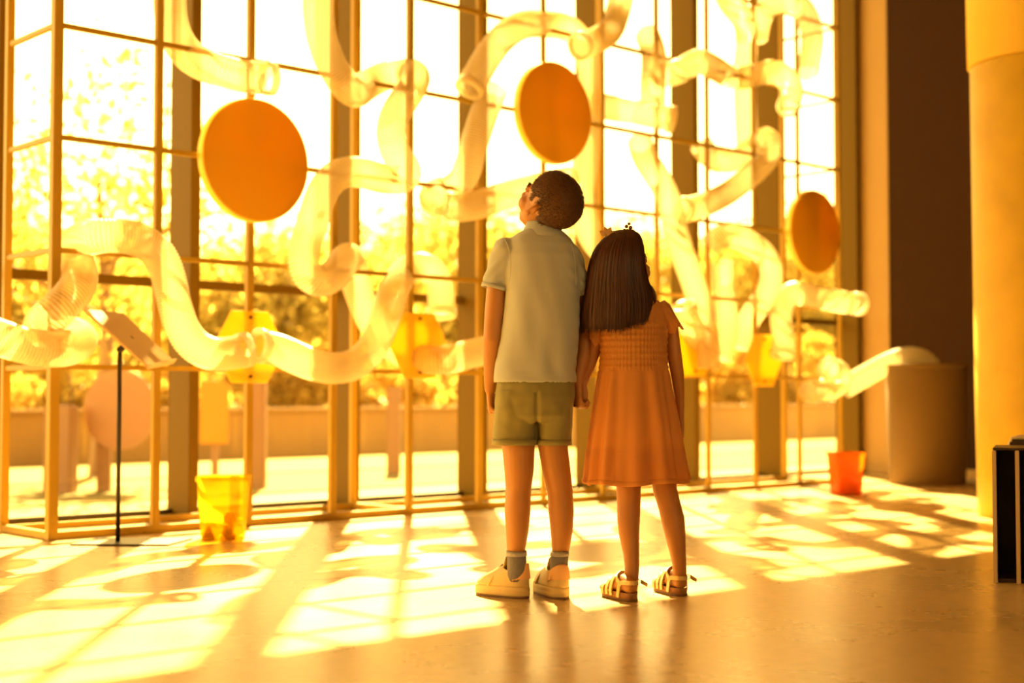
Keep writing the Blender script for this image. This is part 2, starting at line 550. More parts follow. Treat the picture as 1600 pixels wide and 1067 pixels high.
hose('ribbed hose dipping from the left hexagonal plate and rising to an open downturned end',
     [(402, 540, -.15), (440, 547, -.14), (480, 568, -.13), (530, 577, -.13), (572, 560, -.12), (598, 512, -.12), (612, 462, -.10), (632, 425, .12), (658, 411, .14), (686, 430, .12), (690, 465, .10), (689, 492, .08)], cuff0=True, cuff1=True)
hose('longest ribbed hose, winding from the top edge down to the boy\'s left elbow',
     [(498, -60, -.12), (497, 0, -.12), (498, 40, -.12), (510, 88, -.12), (532, 125, -.13), (552, 146, -.10), (572, 134, .10), (605, 116, .14), (645, 112, .02), (650, 128, -.11), (628, 160, -.12), (608, 200, -.12), (615, 240, -.12), (645, 270, -.12), (638, 284, -.11), (600, 280, -.02), (560, 268, -.12), (525, 270, -.12), (502, 300, -.12), (488, 350, -.12), (470, 405, -.12), (478, 436, -.13), (505, 445, -.13), (528, 425, -.12), (541, 402, -.06), (549, 412, .14), (557, 450, .17), (578, 500, .15), (608, 540, .13), (648, 560, .02), (690, 564, -.12), (738, 552, -.12), (800, 540, -.12)])
hose('ribbed hose hanging at the upper left, above the largest round panel',
     [(268, -60, .14), (264, 0, .14), (268, 45, .13), (290, 85, .1), (335, 108, -.10), (385, 121, -.12), (424, 122, -.13)], cuff1=True)
hose('ribbed hose arching over the round panel above the boy and dropping behind his head',
     [(733, 140, -.12), (752, 105, -.12), (776, 68, -.12), (812, 40, -.10), (855, 38, .08), (892, 45, .12), (916, 80, .12), (925, 135, .12), (924, 190, .11), (916, 250, .10), (908, 310, .10), (922, 370, .11), (960, 410, .12)], cuff0=True)
hose('ribbed hose curving under the boy\'s view, from beside the third fin to behind his face',
     [(772, 138, -.13), (755, 180, -.12), (738, 235, -.12), (724, 285, -.02), (695, 295, .13), (675, 305, .10), (688, 320, -.10), (735, 324, -.12), (790, 305, -.12), (850, 290, -.12), (892, 282, -.12)])
hose('short ribbed hose coming from the top edge right of the round panel above the boy',
     [(975, -70, .10), (972, -10, .12), (962, 30, .10), (950, 52, -.11), (928, 66, -.12), (905, 72, -.13)], cuff1=True)
hose('short level ribbed hose with a round end right of the round panel above the boy',
     [(915, 158, .14), (950, 168, .12), (990, 174, .10), (1020, 180, -.05), (1052, 187, -.12)], cuff1=True)
hose('upright ribbed hose along the lattice post above the girl\'s head, near the top',
     [(1012, 55, .12), (1022, 85, .0), (1020, 130, -.12), (1020, 165, -.12)])
hose('ribbed hose snaking down the lattice post just right of the girl\'s head',
     [(1000, 222, .12), (1008, 248, .02), (1030, 280, -.10), (1046, 312, -.12), (1052, 345, -.12), (1064, 390, -.12), (1082, 438, -.12), (1098, 490, -.12), (1106, 530, -.12), (1108, 575, -.12)])
hose('ribbed hose sweeping up in a hook between the two right-hand fins',
     [(1066, 328, -.13), (1095, 322, -.13), (1140, 300, -.02), (1182, 266, -.05), (1208, 238, -.12), (1200, 214, -.12), (1180, 228, .10), (1150, 250, .12), (1112, 250, .1), (1094, 224, .12)], cuff0=True)
hose('ribbed hose bending at the upper right and falling straight down the lattice',
     [(1118, -60, -.10), (1136, 0, -.12), (1160, 26, -.10), (1168, 60, .10), (1163, 110, .12), (1165, 170, .12), (1168, 228, .11)])
hose('faint ribbed hose arching over the top right corner of the lattice',
     [(1182, 58, .12), (1192, 14, -.02), (1225, -2, -.12), (1256, 14, -.12), (1270, 55, -.10), (1262, 115, .10)])
hose('ribbed hose winding along the upper right rail to a drooping round end',
     [(1030, 118, .12), (1064, 112, -.10), (1088, 94, -.13), (1112, 104, -.05), (1150, 124, .12), (1188, 114, -.10), (1218, 112, -.12), (1238, 136, -.12), (1232, 166, .06)], cuff1=True)
hose('ribbed hose forming a broad arch on the lattice right of the girl',
     [(1108, 385, -.05), (1130, 364, -.12), (1165, 376, -.12), (1198, 400, -.12), (1208, 436, -.12), (1192, 470, -.05), (1168, 500, .10), (1158, 545, .12)])
hose('ribbed hose standing upright behind the broad arch right of the girl',
     [(1128, 410, .14), (1130, 460, .12), (1138, 500, .12), (1128, 560, .12)])
hose('ribbed hose bending over to a bright blunt end under the right-hand round panel',
     [(1222, 556, -.13), (1226, 530, -.12), (1218, 492, -.12), (1230, 458, -.12), (1266, 462, -.13), (1305, 470, -.14), (1342, 475, -.15)], cuff0=True, cuff1=True)
hose('short ribbed hose with a ringed end beside the girl\'s right sleeve',
     [(1068, 478, -.12), (1074, 498, -.12), (1086, 525, -.05), (1096, 560, .12)], cuff0=True)
hose('ribbed hose curling to an open ring at the lower right end of the lattice',
     [(1296, 577, -.2), (1312, 580, -.16), (1316, 596, -.12), (1298, 608, -.11), (1262, 612, -.10)], cuff0=True)
BAR = Vector((2.83, 9.72, 0))            # the barrel
hose('ribbed hose rising from the lattice end and dipping into the grey barrel', None,
     raw=[at(1318, 606, 9.72), at(1350, 588, 9.74), at(1388, 567, 9.75), at(1425, 555, 9.75), at(1452, 566, 9.74), at(1462, 590, 9.73), at(1464, 625, 9.73)])
# ------------------------------------------------------------------ music-stand style reading board
M_black = mat('black steel', (0.03, 0.022, 0.016), 0.4, metal=0.3)
M_board = mat('cream reading board', (0.62, 0.44, 0.24), 0.6)
foot = onfloor(184, 848)
t = thing('reading_stand', 'reading board tilted on a thin dark pole beside the lattice\'s front corner', 'stand', (foot.x, foot.y, 0))
A_, D_ = at(131, 482, 5.72), at(232, 572, 5.72)
B_, C_ = at(192, 488, 5.98), at(272, 563, 5.98)
nn = (D_ - A_).cross(B_ - A_).normalized()
if nn.z < 0:
    nn = -nn
bm = bmesh.new()
bridge(bm, [[p - nn * 0.012 for p in (A_, D_, C_, B_)], [p for p in (A_, D_, C_, B_)]])
bmesh.ops.bevel(bm, geom=list(bm.edges), offset=0.003, segments=2, affect='EDGES')
link('board', bm, M_board, t)
bm = bmesh.new(); lip = (C_ - D_).normalized()
bridge(bm, [[p + nn * s for p in (D_ - lip * 0.0, C_, C_ + (D_ - A_).normalized() * 0.006, D_ + (D_ - A_).normalized() * 0.006)] for s in (-0.014, 0.012)])
link('ledge', bm, M_board, t)
top = (A_ + D_ + B_ + C_) / 4 - nn * 0.014
bm = bmesh.new(); tube(bm, [(foot.x, foot.y, 0.006), (foot.x, foot.y, 0.5), (foot.x, foot.y, top.z - 0.03)], [0.0095, 0.0095, 0.0095], 14, round_ends=False); link('pole', bm, M_black, t, True)
bm = bmesh.new(); tube(bm, [(foot.x, foot.y, top.z - 0.045), top], [0.014, 0.016], 12); link('bracket', bm, M_black, t, True)
bm = bmesh.new(); box(bm, (foot.x + 0.06, foot.y - 0.0, 0.004), (0.2, -0.01, 0), (0.02, 0.13, 0), (0, 0, 0.004), 0.002); link('base_plate', bm, M_black, t)

# ------------------------------------------------------------------ plastic bins with their contents
def bin_(c, wt, wb, h, rot, m, name, lab):
    t = thing(name, lab, 'bin', c)
    X = Vector((cos(rot), sin(rot), 0)); Y = Vector((-sin(rot), cos(rot), 0))
    bm = bmesh.new()
    def ring(z, w):
        return ell(Vector((c.x, c.y, z)), X * w / 2, Y * w / 2, 40, 7.0)
    f = lambda z: wb + (wt - wb) * z / h
    bridge(bm, [ring(0.006, f(0) * 0.4), ring(0.006, f(0) - 0.012), ring(0.02, f(.02) - 0.006), ring(h, f(h) - 0.005), ring(h + 0.002, f(h)), ring(h - 0.004, f(h)), ring(0.02, f(.02)), ring(0.002, f(0) - 0.008), ring(0.0, f(0) * 0.4)])
    link('body', bm, m, t, True)
    bm = bmesh.new()
    bridge(bm, [ring(h - 0.014, f(h)), ring(h - 0.014, f(h) + 0.012), ring(h + 0.003, f(h) + 0.014), ring(h + 0.004, f(h) - 0.002)], cap0=False, cap1=False)
    link('rim', bm, m, t, True)
    return t
M_ybin = mat_mix('yellow translucent plastic', (0.66, 0.54, 0.05), 0.5, transp=0.70, tcol=(0.95, 0.80, 0.12), rough=0.2, gloss=0.06)
M_rbin = mat_mix('orange translucent plastic', (0.70, 0.32, 0.02), 0.5, transp=0.66, tcol=(0.98, 0.52, 0.06), rough=0.2, gloss=0.06)
yc = onfloor(349, 842); yc.y += 0.10; yc = Vector((-1.235, 6.08, 0)); yc = at(349, 841, 6.03); yc.z = 0
bin_(yc, 0.216, 0.18, 0.258, radians(8), M_ybin, 'plastic_bin', 'square yellow translucent bin on the floor at the foot of the lattice')
M_cone = mat('orange brown foam', (0.42, 0.17, 0.015), 0.7, bump=0.2)
M_cloth = mat('yellow cloth', (0.62, 0.40, 0.03), 0.8, bump=0.2, bscale=90)
bm = bmesh.new(); bridge(bm, [ell(yc + Vector((-0.045, -0.045, 0.008 + z)), Vector((r, 0, 0)), Vector((0, r, 0)), 20) for z, r in ((0, 0.036), (0.05, 0.024), (0.09, 0.010), (0.1, 0.003))])
o = link('foam_cone', bm, M_cone, None, True, loc=yc + Vector((-0.045, -0.045, 0.008))); tag(o, 'orange brown foam cone standing in the yellow bin', 'cone')
for (dx, dy, z, r, lab) in ((0.035, -0.05, 0.036, 0.03, 'yellow crumpled cloth piece at the bottom of the yellow bin, nearest its right front'), (0.04, 0.035, 0.036, 0.036, 'yellow crumpled cloth piece at the bottom of the yellow bin, at the back'),
                         (-0.03, 0.045, 0.034, 0.031, 'yellow crumpled cloth piece at the bottom of the yellow bin, behind the cone'), (0.03, -0.01, 0.085, 0.027, 'yellow crumpled cloth piece topmost in the yellow bin')):
    bm = bmesh.new(); ellipsoid(bm, yc + Vector((dx, dy, z)), (r, r, r * 0.85))
    for v in bm.verts:
        v.co += (v.co - (yc + Vector((dx, dy, z)))) * 0.35 * noise.noise(v.co * 32)
    o = link('cloth_piece', bm, M_cloth, None, True, loc=yc + Vector((dx, dy, z))); tag(o, lab, 'cloth', 'cloth pieces in the yellow bin')
rc = at(1322, 772, 8.72); rc.z = 0
bin_(rc, 0.192, 0.16, 0.252, radians(5), M_rbin, 'plastic_bin', 'square orange translucent bin on the floor by the right end of the lattice')
M_rball = mat('red plastic ball', (0.75, 0.03, 0.015), 0.35)
for (dx, dy, z, r, lab) in ((-0.03, -0.03, 0.045, 0.037, 'red ball at the left bottom of the orange bin'), (0.035, -0.028, 0.045, 0.037, 'red ball at the right bottom of the orange bin'),
                            (0.0, 0.038, 0.045, 0.036, 'red ball at the back of the orange bin'), (0.016, -0.01, 0.102, 0.037, 'red ball topmost in the orange bin')):
    bm = bmesh.new(); ellipsoid(bm, rc + Vector((dx, dy, z)), (r, r, r))
    o = link('ball', bm, M_rball, None, True, loc=rc + Vector((dx, dy, z))); tag(o, lab, 'ball', 'red balls in the orange bin')

# ------------------------------------------------------------------ barrel, column, dark boards
M_barrel = mat('grey brown felt', (0.16, 0.10, 0.035), 0.9, var=0.08, vscale=40, bump=0.15, bscale=200)
t = thing('barrel', 'tall grey brown cylindrical barrel in front of the dark wall, a hose dipping into it', 'barrel', BAR)
bm = bmesh.new()
rg = lambda z, r: ell(BAR + Vector((0, 0, z)), Vector((r, 0, 0)), Vector((0, r, 0)), 64)
bridge(bm, [rg(0.03, 0.2), rg(0.03, 0.235), rg(0.79, 0.258), rg(0.808, 0.262), rg(0.812, 0.268), rg(0.806, 0.272), rg(0.4, 0.264), rg(0.012, 0.252), rg(0, 0.244), rg(0, 0.2)])
link('shell', bm, M_barrel, t, True)
bm = bmesh.new()
bridge(bm, [rg(0.785, 0.272), rg(0.785, 0.277), rg(0.815, 0.277), rg(0.817, 0.272), rg(0.815, 0.262)], cap0=False, cap1=False)
link('rim', bm, M_barrel, t, True)

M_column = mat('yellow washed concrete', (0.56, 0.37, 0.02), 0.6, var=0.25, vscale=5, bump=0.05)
CC = Vector((2.66, 7.1, 0)); CR = 0.34
t = thing('column', 'thick round concrete column at the right edge of the room', 'column', CC)
cg = lambda z, r: ell(CC + Vector((0, 0, z)), Vector((r, 0, 0)), Vector((0, r, 0)), 72)
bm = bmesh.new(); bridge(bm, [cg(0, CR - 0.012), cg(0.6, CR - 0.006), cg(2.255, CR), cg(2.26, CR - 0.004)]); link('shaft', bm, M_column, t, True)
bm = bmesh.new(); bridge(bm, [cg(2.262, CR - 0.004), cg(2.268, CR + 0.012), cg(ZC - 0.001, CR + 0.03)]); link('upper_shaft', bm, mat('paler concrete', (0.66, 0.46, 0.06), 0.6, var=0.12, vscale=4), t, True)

M_board_d = mat('dark brown laminate', (0.05, 0.028, 0.018), 0.4)
M_edge = mat('pale board edge', (0.55, 0.42, 0.24), 0.5)
p1 = onfloor(1556, 911)
t = thing('open_shelf', 'low dark open shelf unit with pale front edges, cut by the right picture edge', 'shelf', p1)
rot = radians(-20.5)
SX = Vector((cos(rot), sin(rot), 0)); SY = Vector((-sin(rot), cos(rot), 0)); SZ = Vector((0, 0, 1))
SH, SD = 0.425, 0.30
def spart(name, x0, x1, y0, y1, z0, z1, m):
    bm = bmesh.new()
    box(bm, p1 + SX * (x0 + x1) / 2 + SY * (y0 + y1) / 2 + SZ * (z0 + z1) / 2, SX * (x1 - x0) / 2, SY * (y1 - y0) / 2, SZ * (z1 - z0) / 2, 0.0025)
    return link(name, bm, m, t)
for x in (-0.006, 0.064, 0.134, 0.204):
    u_ = spart('upright', x, x + 0.011, 0.003, SD, 0, SH, M_board_d)
    bm = bmesh.new(); box(bm, p1 + SX * (x + 0.0055) + SZ * SH / 2, SX * 0.0065, SY * 0.004, SZ * SH / 2, 0.002); link('edging', bm, M_edge, u_)
spart('back_panel', -0.006, 0.215, SD - 0.012, SD, 0.0, SH, M_board_d)
spart('bottom_shelf', 0.005, 0.204, 0.02, SD - 0.012, 0.0, 0.012, M_board_d)
spart('top_shelf', -0.006, 0.215, 0.008, SD, SH, SH + 0.008, M_board_d)
p2 = p1 + SX * 0.04 + SY * 0.36
bm = bmesh.new(); box(bm, p2 + SX * 0.15 + SZ * 0.225, SX * 0.15, SY * 0.02, SZ * 0.225, 0.008)
t = thing('display_board', 'dark board with a rounded pale rim standing behind the low dark shelf unit', 'board', p2)
link('panel', bm, M_board_d, t)
bm = bmesh.new(); tube(bm, [p2 + SZ * 0.02, p2 + SZ * 0.43, p2 + SX * 0.01 + SZ * 0.452, p2 + SX * 0.03 + SZ * 0.458, p2 + SX * 0.3 + SZ * 0.458], [0.009] * 5, 10); link('rim', bm, M_edge, t, True)

# ------------------------------------------------------------------ outdoors: pavement, lawn, signs, trees
ZG = -0.12
bm = bmesh.new(); wbox(bm, -16, 22, GL + 0.06, GL + 2.4, ZG - 0.1, ZG); struct('pavement', bm, mat('pale paving', (0.24, 0.17, 0.045), 0.8, var=0.06))
M_lawn = mat('lawn', (0.17, 0.125, 0.02), 0.9, var=0.35, vscale=1.5, bump=0.3)
bm = bmesh.new(); wbox(bm, -60, 90, GL + 2.4, GL + 90, ZG - 0.1, ZG + 0.01); struct('lawn', bm, M_lawn)
bm = bmesh.new(); wbox(bm, -40, 60, GL + 4.6, GL + 7.0, ZG, ZG + 0.018); struct('path', bm, mat('ochre gravel path', (0.27, 0.19, 0.045), 0.9, var=0.1))  # gravel in one ochre tone, slightly varied at random

bm = bmesh.new(); wbox(bm, -30, 50, GL + 7.4, GL + 7.65, ZG, 0.42, 0.01); wbox(bm, -30, 50, GL + 7.36, GL + 7.69, 0.42, 0.46, 0.005); struct('garden_wall', bm, mat('ochre garden wall', (0.29, 0.165, 0.05), 0.9, var=0.3, vscale=1.0))
M_post = mat('weathered post', (0.36, 0.23, 0.16), 0.8)
M_sign = mat('pinkish sign board', (0.45, 0.27, 0.18), 0.6, var=0.08)
M_sign2 = mat('orange sign board', (0.60, 0.32, 0.04), 0.6)
def outpost(c, h, w, lab):
    bm = bmesh.new(); box(bm, (c.x, c.y, ZG + h / 2), (w / 2, 0, 0), (0, w / 2, 0), (0, 0, h / 2), 0.01)
    o = link('wooden_post', bm, M_post, None, loc=(c.x, c.y, ZG)); tag(o, lab, 'post')
Yd = 10.6
t = thing('garden_sign', 'round pinkish sign board on a post outside, behind the reading stand', 'sign', (at(190, 700, Yd).x, Yd, ZG))
c = at(188, 640, Yd)
bm = bmesh.new(); bridge(bm, [ell(c + Vector((0, s, 0)), Vector((0.27, 0, 0)), Vector((0, 0, 0.30)), 40) for s in (-0.015, 0.015)]); link('board', bm, M_sign, t)
bm = bmesh.new(); q = at(160, 700, Yd); box(bm, (q.x, Yd + 0.05, ZG + 0.45), (0.05, 0, 0), (0, 0.03, 0), (0, 0, 0.45), 0.006); link('post', bm, M_post, t)
t = thing('garden_sign', 'small orange sign board outside, seen between the first fin and the second lattice post', 'sign', (at(335, 640, 12).x, 12, ZG))
c = at(335, 645, 12); bm = bmesh.new(); box(bm, c, (0.12, 0, 0), (0, 0.015, 0), (0, 0, 0.26), 0.006); link('board', bm, M_sign2, t)
bm = bmesh.new(); box(bm, (c.x, 12.04, ZG + 0.4), (0.03, 0, 0), (0, 0.02, 0), (0, 0, 0.4), 0.004); link('post', bm, M_post, t)
outpost(at(402, 700, 11.0), 0.95, 0.13, 'pale wooden post outside, right of the yellow bin')
outpost(at(95, 700, 10.5), 0.65, 0.2, 'broad wooden post outside, left of the round pinkish sign')
outpost(at(615, 700, 13.0), 0.8, 0.12, 'pale wooden post outside, between the second and third fins')

def mat_leaf(name, c1, c2):
    m, nd, lk, b = new_mat(name)
    nd.remove(b)
    g = nd.new('ShaderNodeNewGeometry')
    r = nd.new('ShaderNodeValToRGB')
    r.color_ramp.elements[0].color = (*c1, 1); r.color_ramp.elements[1].color = (*c2, 1)
    lk.new(g.outputs['Random Per Island'], r.inputs[0])
    d = nd.new('ShaderNodeBsdfDiffuse'); t = nd.new('ShaderNodeBsdfTranslucent')
    lk.new(r.outputs[0], d.inputs[0]); lk.new(r.outputs[0], t.inputs[0])
    mx = nd.new('ShaderNodeMixShader'); mx.inputs[0].default_value = 0.68
    lk.new(d.outputs[0], mx.inputs[1]); lk.new(t.outputs[0], mx.inputs[2])
    lk.new(mx.outputs[0], nd['Material Output'].inputs['Surface'])
    return m
M_leaf = mat_leaf('tree leaves', (0.42, 0.33, 0.08), (0.64, 0.50, 0.14))
M_leafd = mat_leaf('hedge leaves', (0.54, 0.38, 0.09), (0.72, 0.52, 0.14))
M_bark = mat('bark', (0.26, 0.17, 0.11), 0.9, bump=0.3)
def leaves(bm, c, r, n, size, clump=0.5, rnd=random):
    cl = []
    for _ in range(max(6, n // 60)):
        while True:
            v = Vector((rnd.uniform(-1, 1), rnd.uniform(-1, 1), rnd.uniform(-1, 1)))
            if v.length < 1:
                break
        v *= 0.55 + 0.45 * v.length
        cl.append(c + Vector((v.x * r[0], v.y * r[1], v.z * r[2])))
    for _ in range(n):
        k = rnd.choice(cl)
        p = k + Vector((rnd.gauss(0, 1) * r[0], rnd.gauss(0, 1) * r[1], rnd.gauss(0, 1) * r[2])) * 0.16 * clump
        a = Vector((rnd.gauss(0, 1), rnd.gauss(0, 1), rnd.gauss(0, 1))).normalized()
        b = a.orthogonal().normalized()
        s = size * rnd.uniform(0.6, 1.3)
        v = [bm.verts.new(p + a * s), bm.verts.new(p + b * s * 0.5 + a.cross(b) * s * .1), bm.verts.new(p - a * s), bm.verts.new(p - b * s * 0.5 + a.cross(b) * s * .1)]
        bm.faces.new(v)
def tree(c, h, r, lab, n, size, lm, zc=None, name='garden_tree', cat='tree', grp='trees outside the window', clump=1.0):
    t = thing(name, lab, cat, (c.x, c.y, ZG), grp)
    zc = zc or h * 0.62
    bm = bmesh.new(); leaves(bm, Vector((c.x, c.y, ZG + zc)), r, n, size, clump)
    link('foliage', bm, lm, t)
    bm = bmesh.new()
    k = 0.035 * h * 0.6
    tube(bm, [(c.x, c.y, ZG - 0.05), (c.x + 0.03 * h, c.y, ZG + h * 0.35), (c.x, c.y, ZG + h * 0.8)], [k, k * 0.8, k * 0.3], 10)
    for j in range(5):
        a = j * 1.3 + c.x
        z0 = ZG + h * (0.35 + 0.07 * j)
        tube(bm, [(c.x + 0.015 * h, c.y, z0), (c.x + cos(a) * r[0] * 0.4, c.y + sin(a) * r[1] * 0.4, z0 + r[2] * 0.3), (c.x + cos(a) * r[0] * 0.75, c.y + sin(a) * r[1] * 0.75, z0 + r[2] * 0.5)], [k * 0.5, k * 0.35, k * 0.15], 8)
    link('trunk', bm, M_bark, t, True)
# near, loose tree whose boughs reach across the left panes
tree(onwall(150, 600, GL + 5.2), 3.35, (1.55, 1.1, 1.08), 'loose leafy tree outside the left panes, taller than the rest', 1500, 0.062, M_leaf, zc=2.37, clump=1.2)
spec = [(20, 18.5, 3.2, 1.6, 'bushy tree outside, furthest left of the row beyond the lawn'), (215, 22.5, 3.4, 1.8, 'bushy tree outside behind the first window fin'), (400, 18.5, 3.0, 1.5, 'bushy tree outside behind the largest round panel'),
        (525, 26, 3.9, 1.9, 'bushy tree outside behind the second window fin'), (640, 22.5, 3.7, 1.8, 'bushy tree outside, left of the boy'),
        (780, 18.5, 3.2, 1.5, 'bushy tree outside behind the boy'), (960, 22.5, 3.6, 1.9, 'bushy tree outside behind the girl\'s head'), (1110, 26, 3.9, 2.0, 'bushy tree outside, seen just right of the girl'),
        (1215, 18.5, 2.9, 1.4, 'bushy tree outside under the right-hand round panel'), (1330, 22.5, 4.0, 1.9, 'bushy tree outside, furthest right of the row beyond the lawn')]
for px, Y, h, r, lab in spec:
    c = onwall(px, 600, GL + {18.5: 11.2, 22.5: 15.0, 26: 19.5}[Y])
    k = c.y / Y
    h = 0.72 + (h - 0.72) * k
    tree(c, h, (r * k, 1.0, h * 0.40), lab, 6500, 0.085 * k, M_leaf, zc=h * 0.55, clump=1.0)
hs = [(-40, 'left of the corner post'), (110, 'behind the round pinkish sign'), (265, 'behind the first window fin'), (425, 'right of the pale wooden post'), (585, 'left of the third lattice post from the boy'),
      (745, 'behind the boy\'s shorts'), (915, 'between the boy and the girl'), (1075, 'behind the girl\'s right arm'), (1230, 'left of the orange bin'), (1390, 'beyond the right end of the window')]
for k, (px, lab) in enumerate(hs):
    c = onwall(px, 600, GL + 9.0 + 0.9 * (k % 2))
    s_ = c.y / 16.2
    tree(c, 1.15 * s_, (0.85 * s_, 0.36, 0.6 * s_), 'low brownish hedge shrub outside, ' + lab, 2200, 0.06 * s_, M_leafd, zc=0.6 * s_, name='hedge_shrub', cat='shrub', grp='hedge shrubs beyond the lawn', clump=0.8)
# ------------------------------------------------------------------ the two children
YB = 4.27                                # distance at which they stand
MPP = YB / FPX                           # metres per picture pixel there
def q(px, py, dy=0.0):
    return at(px, py, YB + dy)
X3, Y3, Z3 = Vector((1, 0, 0)), Vector((0, 1, 0)), Vector((0, 0, 1))
def axes(f, roll=0.0):
    """head axes (right, forward, up) for a face looking along f"""
    f = f.normalized()
    r = f.cross(Z3).normalized()
    u = r.cross(f)
    if roll:
        Q = Quaternion(f, roll)
        r, u = Q @ r, Q @ u
    return Matrix((r, f, u)).transposed()
def hand(bm, w, d, pn, th, L=0.135, curl=(0.5, 0.6, 0.4), spread=0.05, thumb_in=0.35):
    """w wrist, d towards the fingertips, pn palm normal (palm side), th towards the thumb side; five separate fingers"""
    d = d.normalized(); pn = (pn - d * pn.dot(d)).normalized(); th = th - d * th.dot(d) - pn * th.dot(pn); th.normalize()
    k = L / 0.135
    pal = 0.066 * k
    tube(bm, [w - d * 0.012 * k, w + d * 0.012 * k, w + d * pal * 0.55, w + d * pal], [(0.0185 * k, 0.0145 * k), (0.021 * k, 0.014 * k), (0.0275 * k, 0.0135 * k), (0.0265 * k, 0.0115 * k)], 18, ref=th)
    Ls = (0.058, 0.066, 0.061, 0.047)
    for i in range(4):
        o = (1.5 - i) * 0.0142 * k
        p = w + d * (pal - 0.006 * k - abs(i - 1.2) * 0.0025 * k) + th * o
        dd = (d + th * (1.5 - i) * spread).normalized()
        ang = 0.0
        pts = [p - dd * 0.008 * k, p]
        rs = [0.0078 * k, 0.0076 * k]
        for j, fr in enumerate((0.46, 0.30, 0.24)):
            ang += curl[j] * (1.0 + 0.12 * i)
            v = dd * cos(ang) + pn * sin(ang)
            p = p + v * Ls[i] * fr * k
            pts.append(p.copy()); rs.append((0.0070, 0.0064, 0.0054)[j] * k)
        tube(bm, pts, rs, 10, ref=th)
    p = w + d * 0.016 * k + th * 0.014 * k
    v1 = (d * 0.72 + th * 0.62 + pn * thumb_in).normalized(); v2 = (d * 0.92 + th * 0.2 + pn * (thumb_in + 0.15)).normalized(); v3 = (d * 0.95 + pn * (thumb_in + 0.25)).normalized()
    a = p + v1 * 0.03 * k; b = a + v2 * 0.025 * k; c = b + v3 * 0.018 * k
    tube(bm, [p, a, b, c], [0.0115 * k, 0.0088 * k, 0.0078 * k, 0.006 * k], 10, ref=pn)
def head(bm, c, R, s=1.0):
    """head with face; local axes right, forward, up"""
    g = lambda x, y, z: c + R @ (Vector((x, y, z)) * s)
    def E(x, y, z, rx, ry, rz, sub=3):
        ellipsoid(bm, g(x, y, z), (rx * s, ry * s, rz * s), R, sub)
    E(0, -0.012, 0.026, 0.070, 0.088, 0.076, 4)
    E(0, 0.020, -0.020, 0.057, 0.064, 0.072, 4)
    E(0, 0.034, -0.062, 0.040, 0.044, 0.034)
    E(0, 0.058, -0.080, 0.020, 0.020, 0.017)
    for m in (-1, 1):
        E(m * 0.033, 0.050, -0.028, 0.026, 0.028, 0.027)
        E(m * 0.026, 0.072, 0.018, 0.020, 0.010, 0.008)
        E(m * 0.012, 0.090, -0.030, 0.0085, 0.009, 0.0075, 2)
        # ear: bowl, rim, lobe
        ec = Vector((m * 0.073, -0.010, -0.008))
        E(ec.x - m * 0.004, ec.y, ec.z, 0.006, 0.013, 0.023, 3)
        pts = []
        for i in range(15):
            t = radians(-70 + 285 * i / 14)
            pts.append(g(ec.x + m * (0.006 + 0.003 * sin(t * 0.7)), ec.y + 0.002 - 0.0165 * cos(t - 1.9), ec.z + 0.002 + 0.027 * sin(t - 1.9 + 1.57) * 0.98))
        tube(bm, pts, [0.0042 * s] * len(pts), 8)
        E(ec.x + m * 0.002, ec.y + 0.008, ec.z - 0.024, 0.005, 0.008, 0.009, 2)
    tube(bm, [g(0, 0.080, 0.012), g(0, 0.088, -0.008), g(0, 0.100, -0.026)], [0.008 * s, 0.0085 * s, 0.0105 * s], 12)
    E(0, 0.082, -0.050, 0.022, 0.010, 0.0055)
    E(0, 0.080, -0.059, 0.019, 0.010, 0.006)
    for m in (-1, 1):
        E(m * 0.028, 0.069, 0.004, 0.0145, 0.011, 0.0085)
    return g
M_skin = mat('skin boy', (0.41, 0.18, 0.05), 0.5, var=0.06, vscale=14, sss=0.12)
M_skin2 = mat('skin girl', (0.44, 0.195, 0.056), 0.5, var=0.06, vscale=14, sss=0.12)
M_eye = mat('eye white', (0.85, 0.82, 0.78), 0.2)
M_iris = mat('brown iris', (0.06, 0.03, 0.015), 0.2)
M_brow = mat('dark brow hair', (0.035, 0.018, 0.010), 0.7)
M_lip = mat('lip', (0.52, 0.20, 0.14), 0.5)
def face_bits(g, R, s, parent):
    for m in (-1, 1):
        bm = bmesh.new(); ellipsoid(bm, g(m * 0.028, 0.0725, 0.004), (0.0105 * s, 0.0095 * s, 0.0052 * s), R); e = link('eye', bm, M_eye, parent, True)
        bm = bmesh.new(); ellipsoid(bm, g(m * 0.028, 0.0812, 0.004), (0.0046 * s, 0.0016 * s, 0.0046 * s), R, 2); link('iris', bm, M_iris, e, True)
        bm = bmesh.new()
        tube(bm, [g(m * 0.013, 0.083, 0.020), g(m * 0.026, 0.0832, 0.0255), g(m * 0.042, 0.071, 0.021)], [0.0022 * s, 0.0032 * s, 0.0018 * s], 8); link('eyebrow', bm, M_brow, parent, True)
        bm = bmesh.new()
        tube(bm, [g(m * 0.017, 0.079, 0.008), g(m * 0.028, 0.0835, 0.0115), g(m * 0.040, 0.075, 0.007)], [0.0012 * s, 0.0018 * s, 0.0012 * s], 8); link('eyelashes', bm, M_brow, parent, True)
    bm = bmesh.new()
    tube(bm, [g(-0.019, 0.083, -0.054), g(0, 0.0905, -0.0525), g(0.019, 0.083, -0.054)], [(0.002 * s, 0.002 * s), (0.0045 * s, 0.003 * s), (0.002 * s, 0.002 * s)], 8, ref=Z3); link('lips', bm, M_lip, parent, True)
